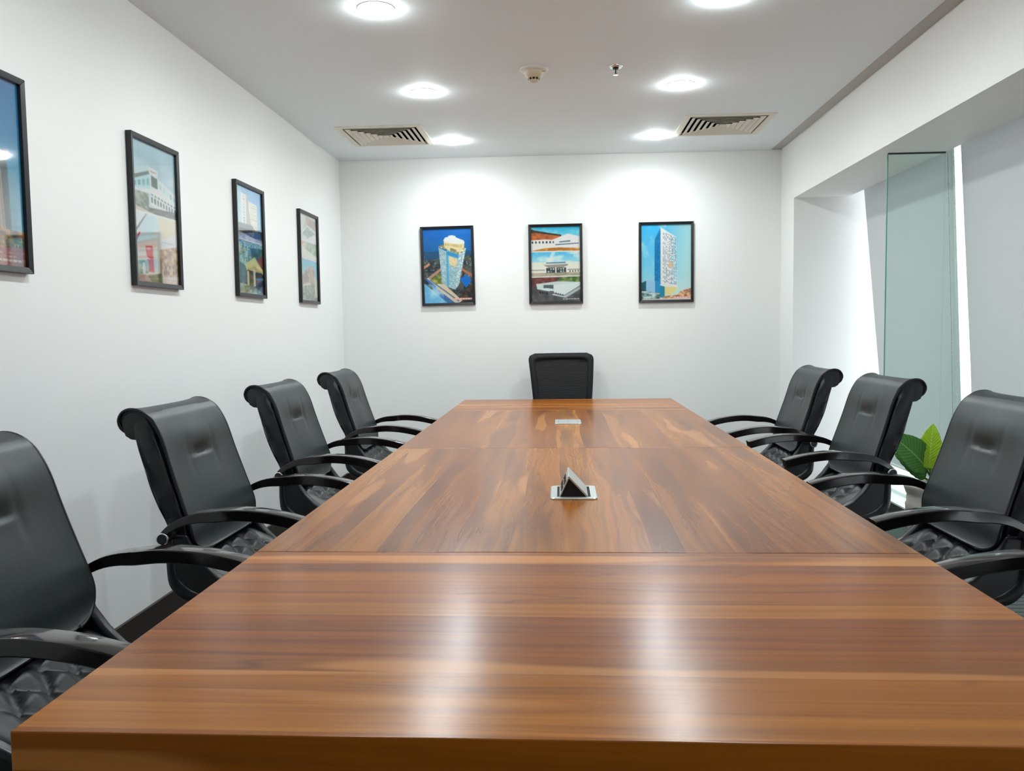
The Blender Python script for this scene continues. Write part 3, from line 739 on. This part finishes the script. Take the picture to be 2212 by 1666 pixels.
# ------------------------------------------------------------------ framed pictures (flat prints painted into a vertex colour layer)
PW, PH = 110, 164; SS = 3      # print mesh resolution and paint supersampling
class Canvas:
    def __init__(s):
        w, h = (PW+1)*SS, (PH+1)*SS; s.a = np.zeros((h, w, 3)); s.x, s.y = np.meshgrid(np.linspace(0, 1, w), np.linspace(0, 1, h))   # y down
    def noise(s, nx, ny, oct=3):
        out = np.zeros_like(s.x); amp = 1; tot = 0
        for o in range(oct):
            gx, gy = max(2, int(nx*2**o)), max(2, int(ny*2**o)); g = RNG.random((gy+1, gx+1))
            fx, fy = s.x*(gx-1e-6), s.y*(gy-1e-6); i, j = fx.astype(int), fy.astype(int); u, v = fx-i, fy-j; u = u*u*(3-2*u); v = v*v*(3-2*v)
            out += amp*((g[j, i]*(1-u)+g[j, i+1]*u)*(1-v)+(g[j+1, i]*(1-u)+g[j+1, i+1]*u)*v); tot += amp; amp *= .5
        return out/tot
    def blend(s, m, col):
        m = np.clip(m, 0, 1)[..., None]; col = np.array(col, float) if not isinstance(col, np.ndarray) else col
        s.a = s.a*(1-m)+col*m
    def grad(s, y0, y1, c0, c1, box=None):
        t = np.clip((s.y-y0)/(y1-y0), 0, 1)[..., None]; col = np.array(c0, float)*(1-t)+np.array(c1, float)*t
        m = ((s.y >= y0) & (s.y <= y1)).astype(float)
        if box: m *= ((s.x >= box[0]) & (s.x <= box[1]))
        s.blend(m, col)
    def mask(s, pts):
        m = np.zeros(s.x.shape, bool); n = len(pts)
        for i in range(n):
            x0, y0 = pts[i]; x1, y1 = pts[(i+1) % n]
            if y0 == y1: continue
            c = ((y0 > s.y) != (y1 > s.y)); m ^= c & (s.x < (x1-x0)*(s.y-y0)/(y1-y0)+x0)
        return m.astype(float)
    def poly(s, pts, col, al=1): s.blend(s.mask(pts)*al, col)
    def tex(s, pts, c0, c1, nx, ny, oct=3):
        n = s.noise(nx, ny, oct)[..., None]; n = np.clip((n-.3)/.4, 0, 1); s.blend(s.mask(pts), np.array(c0, float)*(1-n)+np.array(c1, float)*n)
    def bil(s, q, u, v):
        (a, b, c, d) = [np.array(p) for p in q]; return a*(1-u)*(1-v)+b*u*(1-v)+c*u*v+d*(1-u)*v
    def cells(s, q, nu, nv, col, fu=.6, fv=.55, prob=1, jit=25):
        for i in range(nu):
            for j in range(nv):
                if RNG.random() > prob: continue
                u0, u1 = (i+.5-fu/2)/nu, (i+.5+fu/2)/nu; v0, v1 = (j+.5-fv/2)/nv, (j+.5+fv/2)/nv
                c = np.array(col, float)+RNG.normal(0, jit)
                s.poly([s.bil(q, u0, v0), s.bil(q, u1, v0), s.bil(q, u1, v1), s.bil(q, u0, v1)], np.clip(c, 0, 255))
    def clouds(s, box, col, nx, ny, lo=.5, hi=.7, al=.7):
        m = np.clip((s.noise(nx, ny, 4)-lo)/(hi-lo), 0, 1)*al; m = m*((s.x >= box[0]) & (s.x <= box[2]) & (s.y >= box[1]) & (s.y <= box[3])); s.blend(m, col)
    def caption(s, x0, x1, y, col, bar=None):
        if bar is not None: s.poly([(x0-.02, y-.012), (x1+.02, y-.012), (x1+.02, y+.012), (x0-.02, y+.012)], bar)
        x = x0
        while x < x1:
            w = RNG.uniform(.02, .06); s.poly([(x, y-.006), (min(x+w, x1), y-.006), (min(x+w, x1), y+.005), (x, y+.005)], col, .85); x += w+.014
FULL = [(0, 0), (1.01, 0), (1.01, 1.01), (0, 1.01)]
def art_blue_tower():
    c = Canvas(); c.grad(0, .3, (20, 110, 190), (28, 98, 160)); c.grad(.3, 1.01, (30, 80, 120), (44, 56, 58))
    c.clouds((0, .12, 1, .45), (70, 130, 180), 5, 16, .5, .7, .5)
    c.tex([(0, .42), (1.01, .36), (1.01, 1.01), (0, 1.01)], (34, 44, 54), (92, 96, 84), 14, 20); c.clouds((0, .4, 1, .75), (150, 160, 170), 26, 40, .6, .7, .7)
    c.poly([(0, .5), (.12, .45), (.14, .48), (0, .54)], (190, 140, 110)); c.poly([(.08, .65), (.4, .5), (.42, .53), (.1, .69)], (170, 135, 115))
    c.poly([(.72, .5), (1.01, .62), (1.01, .66), (.72, .54)], (170, 110, 90)); c.tex([(.12, .68), (.34, .6), (.4, .72), (.3, .8)], (90, 110, 50), (190, 180, 100), 16, 20)
    c.poly([(.74, .68), (.88, .62), (.98, .7), (.86, .8)], (40, 110, 190)); c.tex([(.55, 1.01), (1.01, .72), (1.01, 1.01)], (40, 38, 38), (96, 80, 56), 14, 22)
    c.poly([(0, .64), (.06, .66), (.7, 1.01), (.42, 1.01)], (70, 110, 160)); c.poly([(0, .72), (.5, 1.01), (0, 1.01)], (120, 180, 215)); c.clouds((0, .74, .4, 1), (190, 225, 235), 5, 7, .4, .7, .8)
    c.poly([(.26, .8), (.4, .73), (.78, .97), (.66, 1.01)], (206, 192, 166)); c.poly([(.05, .655), (.09, .65), (.74, .99), (.68, 1.0)], (190, 190, 186)); c.poly([(.11, .68), (.13, .675), (.72, .97), (.70, .98)], (90, 104, 120))
    L = [(.32, .25), (.50, .31), (.48, .78), (.37, .72)]; Mq = [(.48, .29), (.74, .345), (.64, .82), (.48, .78)]; Rq = [(.74, .345), (.88, .27), (.72, .75), (.64, .82)]
    c.poly(L, (150, 190, 206)); c.poly(Mq, (134, 182, 204)); c.poly(Rq, (196, 218, 226))
    c.cells(L, 4, 22, (206, 196, 166), .7, .5); c.cells(L, 4, 22, (70, 110, 130), .4, .3, .6); c.cells(Mq, 5, 24, (186, 184, 160), .8, .45); c.cells(Rq, 3, 26, (60, 70, 84), .5, .5, .75)
    c.poly([(.47, .3), (.52, .31), (.51, .78), (.475, .77)], (96, 164, 200)); c.poly([(.53, .37), (.70, .41), (.68, .52), (.53, .48)], (224, 208, 168)); c.cells([(.53, .37), (.70, .41), (.68, .52), (.53, .48)], 5, 8, (196, 170, 130), .4, .5)
    c.poly([(.49, .3), (.73, .35), (.72, .40), (.49, .35)], (70, 140, 186))
    c.tex([(.31, .24), (.38, .21), (.84, .26), (.89, .275), (.74, .35)], (120, 116, 80), (226, 216, 186), 24, 40)
    c.poly([(.43, .17), (.48, .14), (.76, .16), (.85, .2), (.84, .27), (.7, .29), (.44, .23)], (222, 206, 160)); c.cells([(.45, .19), (.8, .22), (.8, .27), (.45, .23)], 12, 1, (180, 160, 110), .5, .8)
    c.poly([(.42, .16), (.46, .12), (.6, .10), (.66, .115), (.84, .165), (.86, .2), (.72, .21), (.5, .185)], (228, 238, 244)); c.poly([(.52, .10), (.6, .09), (.68, .105), (.66, .13), (.56, .13)], (240, 246, 250))
    c.caption(.6, .96, .945, (250, 235, 230), (206, 150, 138)); return c
def art_three():
    c = Canvas(); c.a[:] = (240, 240, 234)
    c.grad(0, .14, (70, 178, 214), (120, 200, 226)); c.clouds((0, 0, 1, .14), (200, 230, 240), 6, 14, .5, .75, .5); c.grad(.14, .325, (216, 220, 212), (222, 224, 214))
    c.tex([(0, .06), (.1, .06), (.4, .11), (.62, .12), (.62, .17), (0, .19)], (150, 84, 50), (196, 116, 76), 12, 30); c.tex([(0, .03), (.1, .05), (.42, .09), (.62, .11), (.62, .13), (.4, .11), (.1, .08), (0, .09)], (40, 44, 40), (80, 64, 50), 20, 30)
    c.poly([(0, .18), (.3, .17), (.5, .185), (.48, .25), (0, .25)], (226, 228, 218)); c.cells([(0, .19), (.5, .19), (.5, .225), (0, .225)], 7, 1, (52, 56, 58), .45, .8)
    c.poly([(.46, .17), (.75, .1), (1.01, .14), (1.01, .29), (.48, .28)], (232, 236, 232)); c.poly([(.57, .2), (.8, .185), (.8, .205), (.58, .215)], (96, 116, 130)); c.poly([(.5, .235), (.97, .22), (.97, .233), (.5, .25)], (88, 104, 116))
    c.tex([(0, .32), (.3, .285), (.6, .278), (1.01, .29), (1.01, .325), (0, .325)], (168, 108, 52), (206, 160, 90), 16, 40); c.poly([(0, .325), (1.01, .325), (1.01, .337), (0, .337)], (244, 244, 240))
    c.grad(.337, .49, (96, 178, 222), (170, 212, 230)); c.clouds((0, .337, 1, .49), (236, 244, 246), 4, 14, .48, .7, .8); c.poly([(.34, .47), (.42, .34), (.5, .34), (.4, .47)], (232, 240, 244), .6)
    c.grad(.47, .63, (214, 218, 206), (226, 226, 210)); c.poly([(0, .57), (1.01, .565), (1.01, .58), (0, .585)], (150, 156, 150)); c.poly([(.31, .475), (.7, .47), (.7, .49), (.31, .492)], (96, 140, 160))
    c.poly([(.23, .5), (.76, .492), (.74, .52), (.62, .55), (.36, .55)], (150, 146, 138)); c.poly([(.24, .496), (.77, .488), (.77, .5), (.24, .51)], (216, 212, 200)); c.poly([(.28, .55), (.73, .545), (.73, .61), (.28, .615)], (66, 70, 70)); c.cells([(.28, .55), (.73, .545), (.73, .61), (.28, .615)], 9, 2, (170, 190, 190), .5, .6, .6)
    for x in (.28, .49, .71): c.poly([(x, .54), (x+.025, .54), (x+.025, .615), (x, .615)], (226, 224, 212))
    c.cells([(.76, .58), (.98, .575), (.98, .61), (.76, .615)], 4, 1, (70, 76, 78), .4, .6); c.tex([(0, .615), (1.01, .61), (1.01, .665), (0, .67)], (140, 136, 122), (176, 170, 150), 10, 30); c.poly([(0, .662), (1.01, .655), (1.01, .673), (0, .68)], (246, 244, 236))
    c.tex([(0, .675), (1.01, .67), (1.01, 1.01), (0, 1.01)], (70, 72, 74), (96, 98, 98), 10, 14); c.tex([(0, .675), (.6, .67), (.5, .74), (.15, .79), (0, .8)], (92, 56, 54), (138, 84, 78), 16, 30); c.tex([(.58, .67), (1.01, .665), (1.01, .74), (.55, .735)], (70, 104, 56), (150, 160, 110), 16, 30)
    c.poly([(.1, .76), (.52, .73), (1.01, .74), (.98, .78), (.66, .9), (.46, .86), (.12, .83)], (196, 208, 206)); c.poly([(.45, .78), (1.01, .74), (1.01, .78), (.66, .915), (.46, .88)], (208, 218, 216)); c.poly([(.25, .775), (.45, .775), (.45, .83), (.25, .82)], (84, 96, 100)); c.poly([(.14, .83), (.3, .815), (.46, .83), (.36, .86)], (210, 226, 226))
    c.cells([(.16, .85), (.34, .87), (.34, .91), (.16, .89)], 4, 1, (40, 44, 46), .6, .8); c.cells([(.48, .87), (.66, .9), (.66, .92), (.48, .89)], 4, 1, (60, 66, 70), .4, .8); c.poly([(.64, .93), (1.01, .79), (1.01, .83), (.7, .95)], (170, 182, 180)); c.poly([(.44, .89), (.68, .93), (.7, .95), (.42, .91)], (186, 196, 194))
    c.caption(.64, .98, .966, (226, 230, 228)); return c
def art_fin_tower():
    c = Canvas(); c.grad(0, 1.01, (70, 170, 214), (170, 214, 226)); t = np.clip((c.x-.3)/.6, 0, 1); c.blend(t*.75, (196, 224, 224)); c.clouds((0, 0, .5, .8), (190, 226, 240), 4, 6, .5, .72, .8); c.blend(np.clip((c.y-.7)/.3, 0, 1)*.5, (226, 224, 200))
    c.poly([(.27, .2), (.39, .04), (.40, .8), (.27, .76)], (44, 128, 176)); c.cells([(.27, .22), (.39, .08), (.40, .8), (.27, .76)], 4, 30, (36, 110, 158), .8, .5, .8, 14)
    c.poly([(.39, .04), (.70, .17), (.72, .82), (.39, .79)], (222, 232, 232)); c.cells([(.43, .09), (.70, .18), (.71, .8), (.43, .77)], 9, 44, (44, 60, 76), .55, .5, .62, 24); c.cells([(.6, .16), (.71, .19), (.72, .8), (.6, .78)], 5, 44, (110, 180, 214), .7, .6, .6, 14)
    c.poly([(.55, .5), (.62, .49), (.63, .57), (.55, .56)], (214, 180, 140), .8)
    c.poly([(.38, .79), (.74, .82), (.74, .84), (.38, .81)], (240, 244, 240)); c.poly([(.46, .82), (.72, .83), (.7, .87), (.6, .93), (.48, .93)], (226, 206, 150)); c.poly([(.36, .8), (.47, .82), (.47, .97), (.36, .96)], (46, 130, 156))
    c.poly([(0, .77), (.12, .735), (.12, .88), (0, .88)], (30, 84, 96)); c.poly([(.1, .735), (.3, .75), (.3, .9), (.1, .9)], (150, 190, 216)); c.poly([(.28, .75), (.38, .75), (.38, .97), (.28, .95)], (56, 140, 186))
    c.tex([(0, .88), (.38, .9), (.38, 1.01), (0, 1.01)], (40, 70, 76), (190, 214, 210), 12, 30); c.poly([(.0, .88), (.1, .88), (.1, .895), (0, .895)], (220, 232, 230)); c.poly([(.15, .905), (.37, .91), (.37, .92), (.15, .915)], (222, 232, 226))
    c.tex([(.44, .95), (.72, .93), (.8, .88), (1.01, .84), (1.01, 1.01), (.42, 1.01)], (150, 96, 70), (232, 196, 160), 18, 36); c.poly([(.02, .985), (1.01, .97), (1.01, 1.01), (.02, 1.01)], (216, 206, 196)); c.caption(.66, .98, .965, (250, 240, 236), (214, 140, 128)); return c
def art_dusk_towers():
    c = Canvas(); c.grad(0, 1.01, (30, 122, 176), (110, 186, 200))
    c.poly([(.60, .40), (.84, .37), (.87, .40), (.82, .43), (.84, .86), (.60, .86)], (34, 58, 70)); c.cells([(.61, .44), (.82, .42), (.83, .86), (.61, .86)], 6, 24, (58, 88, 100), .7, .4, .7, 14)
    c.poly([(.05, .3), (.5, .26), (.55, .9), (.05, .9)], (70, 84, 92)); c.cells([(.05, .3), (.5, .27), (.53, .9), (.05, .9)], 9, 30, (214, 170, 110), .5, .45, .6)
    c.poly([(.50, .50), (.74, .485), (.77, .84), (.50, .86)], (176, 160, 144)); c.cells([(.50, .5), (.74, .49), (.77, .84), (.50, .86)], 6, 1, (112, 100, 96), .4, 1)
    c.poly([(.84, .5), (.91, .5), (.92, .85), (.84, .85)], (84, 156, 180)); c.tex([(0, .74), (.5, .72), (.74, .8), (1.01, .8), (1.01, .95), (0, .95)], (76, 70, 58), (206, 150, 84), 18, 34)
    c.poly([(0, .72), (.56, .71), (.60, .9), (0, .9)], (224, 168, 72), .8); c.cells([(.6, .83), (1.0, .84), (1.0, .92), (.6, .9)], 9, 4, (70, 104, 80), .6, .7, .7)
    c.poly([(0, .92), (1.01, .89), (1.01, 1.01), (0, 1.01)], (168, 94, 92)); c.cells([(0, .93), (1, .91), (1, .97), (0, .99)], 18, 3, (210, 150, 136), .7, .35, .7); c.caption(.45, .95, .965, (240, 224, 218)); return c
def art_corner_block():
    c = Canvas(); c.grad(0, .3, (166, 200, 212), (206, 222, 224)); c.clouds((0, 0, 1, .4), (150, 182, 196), 4, 9, .45, .7, .6); c.grad(.3, .49, (206, 218, 216), (190, 196, 190))
    c.poly([(0, .28), (.4, .2), (.4, .42), (0, .44)], (176, 214, 216)); c.poly([(.4, .2), (1.01, .31), (1.01, .47), (.4, .44)], (216, 230, 230)); c.poly([(0, .265), (.4, .19), (.4, .215), (0, .295)], (90, 110, 108)); c.poly([(.38, .165), (.58, .175), (.58, .225), (.38, .21)], (232, 236, 236)); c.caption(.42, .56, .195, (96, 104, 110))
    c.poly([(.43, .22), (.57, .235), (.57, .31), (.43, .3)], (56, 84, 76)); c.cells([(.02, .3), (.4, .24), (.4, .3), (.02, .34)], 4, 1, (110, 160, 176), .6, .8); c.cells([(.6, .25), (1, .33), (1, .38), (.6, .31)], 5, 1, (140, 176, 190), .6, .7)
    c.poly([(.0, .35), (.5, .32), (1.01, .4), (1.01, .42), (.5, .345), (0, .37)], (236, 242, 240)); c.tex([(0, .36), (.36, .36), (.36, .46), (0, .47)], (84, 100, 92), (170, 176, 160), 14, 40); c.cells([(.4, .37), (1, .42), (1, .46), (.4, .42)], 9, 1, (70, 90, 92), .55, .8); c.cells([(.4, .35), (1, .4), (1, .415), (.4, .365)], 8, 1, (90, 116, 120), .6, .9)
    c.tex([(0, .45), (.4, .47), (1.01, .45), (1.01, .5), (0, .5)], (90, 88, 80), (150, 144, 130), 16, 40); c.poly([(0, .46), (.5, .5), (0, .5)], (196, 190, 174)); c.tex([(.3, .46), (1.01, .44), (1.01, .5), (.5, .5)], (50, 54, 54), (110, 112, 108), 18, 40); c.poly([(0, .497), (1.01, .497), (1.01, .507), (0, .507)], (240, 240, 236))
    c.grad(.507, 1.01, (214, 224, 224), (206, 202, 190)); c.poly([(.1, .64), (.3, .51), (.5, .51), (.6, .64)], (190, 214, 226)); c.poly([(.05, .63), (.28, .51), (.3, .51), (.08, .64)], (84, 92, 110)); c.poly([(.55, .51), (1.01, .51), (1.01, .62), (.6, .68)], (222, 212, 190)); c.poly([(.56, .68), (1.01, .6), (1.01, .7), (.56, .76)], (226, 228, 232)); c.caption(.62, .92, .69, (170, 180, 200)); c.tex([(.56, .75), (1.01, .7), (1.01, .93), (.56, .95)], (150, 110, 84), (222, 190, 150), 16, 34)
    c.poly([(.04, .69), (.14, .64), (.14, .66), (.05, .72)], (196, 70, 90)); c.poly([(.24, .74), (.4, .73), (.42, .92), (.3, .92)], (206, 44, 80)); c.poly([(.26, .75), (.36, .745), (.36, .765), (.26, .77)], (236, 170, 180)); c.poly([(.46, .6), (.54, .6), (.54, .93), (.46, .94)], (214, 222, 210)); c.poly([(0, .83), (.18, .79), (.34, .83), (.2, .84), (0, .86)], (232, 236, 230)); c.tex([(0, .85), (.3, .84), (.3, .93), (0, .95)], (70, 100, 84), (176, 190, 170), 16, 30); c.poly([(.16, .86), (.22, .86), (.22, .97), (.16, .97)], (226, 228, 224)); c.cells([(.58, .86), (1, .84), (1, .92), (.58, .94)], 9, 2, (90, 84, 80), .6, .7, .7)
    c.tex([(.24, .95), (.6, .92), (.62, 1.01), (.4, 1.01)], (84, 92, 48), (130, 128, 70), 14, 30); c.poly([(0, .95), (.24, .94), (.4, 1.01), (0, 1.01)], (186, 150, 136)); c.caption(.66, .97, .975, (240, 226, 220), (206, 160, 150)); return c
def art_two_slabs():
    c = Canvas(); c.grad(0, .4, (110, 170, 220), (170, 204, 226)); t = np.clip(.35-c.x, 0, 1)*1.6; c.blend(t*(c.y < .4), (226, 236, 240))
    c.poly([(.2, .06), (.4, .07), (.4, .36), (.2, .36)], (236, 234, 222)); c.cells([(.25, .08), (.38, .08), (.38, .35), (.25, .35)], 1, 11, (150, 156, 160), .4, .4); c.poly([(.4, .05), (.46, .06), (.76, .38), (.4, .38)], (176, 180, 172)); c.poly([(.5, .12), (.82, .13), (.82, .38), (.6, .38), (.5, .2)], (226, 224, 208)); c.cells([(.55, .14), (.82, .14), (.82, .36), (.6, .36)], 1, 10, (190, 188, 170), 1, .25)
    c.poly([(0, .345), (.6, .34), (.75, .39), (0, .41)], (126, 132, 136)); c.tex([(0, .395), (1.01, .375), (1.01, .47), (.5, .47), (0, .43)], (30, 36, 42), (110, 116, 120), 14, 36); c.tex([(0, .42), (.5, .45), (1.01, .47), (1.01, .5), (0, .49)], (160, 162, 160), (204, 204, 200), 14, 36); c.poly([(.66, .41), (1.01, .4), (1.01, .45), (.7, .46)], (50, 60, 62)); c.poly([(0, .488), (1.01, .495), (1.01, .507), (0, .5)], (236, 238, 236))
    c.tex([(0, .503), (1.01, .507), (1.01, .75), (0, .75)], (90, 140, 138), (170, 200, 188), 14, 26); c.cells([(.1, .52), (.9, .53), (.9, .7), (.1, .7)], 8, 7, (60, 96, 100), .4, .5, .8); c.tex([(.5, .56), (1.01, .54), (1.01, .7), (.6, .7)], (40, 76, 56), (100, 140, 110), 14, 26)
    c.tex([(0, .7), (.4, .74), (.4, .93), (0, .93)], (50, 66, 74), (84, 100, 104), 10, 20); c.poly([(.6, .7), (1.01, .6), (1.01, .74), (.8, .74)], (130, 70, 60)); c.poly([(.3, .72), (.66, .64), (1.01, .76), (1.01, .8), (.66, .72), (.34, .78)], (232, 222, 160)); c.poly([(.34, .77), (.66, .72), (1.0, .8), (.66, .78)], (200, 190, 140)); c.poly([(.4, .78), (.96, .78), (.96, .93), (.4, .93)], (60, 60, 62)); c.poly([(.36, .78), (.43, .78), (.43, .92), (.36, .92)], (236, 230, 190)); c.poly([(.6, .76), (.68, .76), (.68, .92), (.6, .92)], (240, 234, 200))
    c.poly([(.72, .84), (1.01, .83), (1.01, .85), (.72, .86)], (80, 150, 190)); c.tex([(.7, .86), (1.01, .86), (1.01, .98), (.7, .96)], (50, 40, 60), (80, 66, 80), 10, 20); c.tex([(.02, .9), (.6, .92), (.95, .97), (1.01, 1.01), (0, 1.01)], (110, 126, 96), (200, 206, 180), 12, 30); return c
def art_glass_hall():
    c = Canvas(); c.grad(0, .5, (216, 218, 216), (206, 208, 200)); c.tex([(.25, .2), (.4, .02), (1.01, .04), (1.01, .2)], (176, 164, 156), (206, 198, 190), 8, 14); c.poly([(.1, .23), (.46, .12), (.96, .17), (.5, .26)], (176, 196, 186)); c.poly([(.08, .235), (.46, .115), (.48, .13), (.14, .25)], (240, 242, 240)); c.poly([(.46, .115), (.96, .165), (.96, .185), (.47, .135)], (240, 242, 240)); c.cells([(.15, .235), (.46, .14), (.9, .19), (.45, .28)], 6, 4, (140, 166, 160), .8, .8, .9, 10)
    c.poly([(.05, .28), (.5, .29), (1.01, .2), (1.01, .3), (.5, .34), (.05, .31)], (232, 236, 230)); c.tex([(.1, .32), (1.01, .31), (1.01, .47), (.4, .42)], (140, 160, 144), (186, 200, 184), 14, 30); c.tex([(0, .3), (.4, .34), (.4, .44), (0, .36)], (196, 170, 150), (220, 206, 186), 12, 24); c.poly([(0, .37), (1.01, .47), (1.01, .52), (0, .5)], (228, 230, 212)); c.poly([(0, .5), (1.01, .515), (1.01, .53), (0, .515)], (240, 242, 242))
    c.grad(.52, .78, (120, 190, 222), (160, 208, 224)); c.tex([(.06, .72), (.5, .6), (.66, .58), (.86, .62), (.86, .8), (.06, .84)], (150, 138, 128), (206, 186, 172), 12, 26); c.cells([(.1, .72), (.5, .63), (.5, .78), (.1, .8)], 6, 4, (130, 120, 116), .6, .5); c.poly([(.05, .83), (.5, .78), (.62, .81), (.6, .83), (.05, .86)], (220, 216, 206)); c.tex([(0, .84), (.8, .8), (1.01, .82), (1.01, 1.01), (0, 1.01)], (110, 122, 112), (176, 186, 172), 14, 26); c.poly([(.8, .7), (1.01, .74), (1.01, .95), (.84, .95)], (206, 210, 196)); c.poly([(0, .985), (.6, .99), (.6, 1.01), (0, 1.01)], (232, 236, 232)); return c
FW, FH = .4375, .644
def picture(label, art, loc, rz, roll=0.0):
    r = empty('framed_picture', loc, rz); r.rotation_euler = (0, roll, rz); tag(r, label, 'picture', 'black framed building photographs')   # local: x right, -y out of the wall, z up
    b = .021; D = .026
    for s in (-1, 1):
        x0, x1 = s*FW/2, s*(FW/2-b)
        MB().add([(x0, -.0, -FH/2), (x0, -D, -FH/2), (x1, -D+.004, -FH/2+b), (x1, 0, -FH/2+b), (x0, 0, FH/2), (x0, -D, FH/2), (x1, -D+.004, FH/2-b), (x1, 0, FH/2-b)],
                 [(0, 1, 2, 3), (7, 6, 5, 4), (0, 4, 5, 1), (1, 5, 6, 2), (2, 6, 7, 3), (3, 7, 4, 0)]).build('frame_stile', 'frame_black', r, bevel=.0015)
        z0, z1 = s*FH/2, s*(FH/2-b)
        MB().add([(-FW/2, 0, z0), (-FW/2, -D, z0), (-FW/2+b, -D+.004, z1), (-FW/2+b, 0, z1), (FW/2, 0, z0), (FW/2, -D, z0), (FW/2-b, -D+.004, z1), (FW/2-b, 0, z1)],
                 [(0, 1, 2, 3), (7, 6, 5, 4), (0, 4, 5, 1), (1, 5, 6, 2), (2, 6, 7, 3), (3, 7, 4, 0)]).build('frame_rail', 'frame_black', r, bevel=.0015)
    c = art(); w, h = FW-2*b+.004, FH-2*b+.004; vs = []; fs = []; n = PW+1
    for i in range(PH+1):
        for j in range(n): vs.append((-w/2+w*j/PW, -.010, h/2-h*i/PH))
    for i in range(PH):
        for j in range(PW): fs.append((i*n+j, (i+1)*n+j, (i+1)*n+j+1, i*n+j+1))
    me = bpy.data.meshes.new('print'); me.from_pydata(vs, [], fs); me.materials.append(M['print'])
    at = me.color_attributes.new('ink', 'FLOAT_COLOR', 'POINT'); a = np.clip(c.a, 0, 255).reshape(PH+1, SS, PW+1, SS, 3).mean((1, 3))/255; lin = np.where(a <= .04045, a/12.92, ((a+.055)/1.055)**2.4)
    g_ = lin.mean(2, keepdims=True); lin = np.clip((g_+(lin-g_)*1.12)*1.25, 0, .9)
    at.data.foreach_set('color', np.concatenate([lin, np.ones(lin.shape[:2]+(1,))], 2).astype(np.float32).ravel())
    o = bpy.data.objects.new('print', me); COL.objects.link(o); o.parent = r
    MB().box(-w/2, w/2, -.0145, -.0125, -h/2, h/2).build('pane', 'picture_glass', r)
    MB().box(-w/2, w/2, -.009, 0, -h/2, h/2).build('backing', 'frame_black', r)
    return r
PZ = 1.811
picture('framed aerial photograph of a pale high-rise above a blue city', art_blue_tower, (-.920, YB, PZ), 0, math.radians(-.7))
picture('framed set of three stacked photographs of low white buildings', art_three, (-.037, YB, PZ), 0, math.radians(-.2))
picture('framed photograph of a slender blue and white tower under a pale sky', art_fin_tower, (.853, YB, PZ), 0)
picture('framed dusk photograph of lit towers under a deep blue sky', art_dusk_towers, (XL, 2.524, PZ), PI/2)
picture('framed photographs of a pale corner building over a red kiosk street', art_corner_block, (XL, 3.650, PZ), PI/2)
picture('framed photographs of two white slab towers over a yellow gabled porch', art_two_slabs, (XL, 4.777, PZ), PI/2)
picture('framed photographs of a glass gabled hall over a brown building', art_glass_hall, (XL, 5.907, PZ), PI/2)
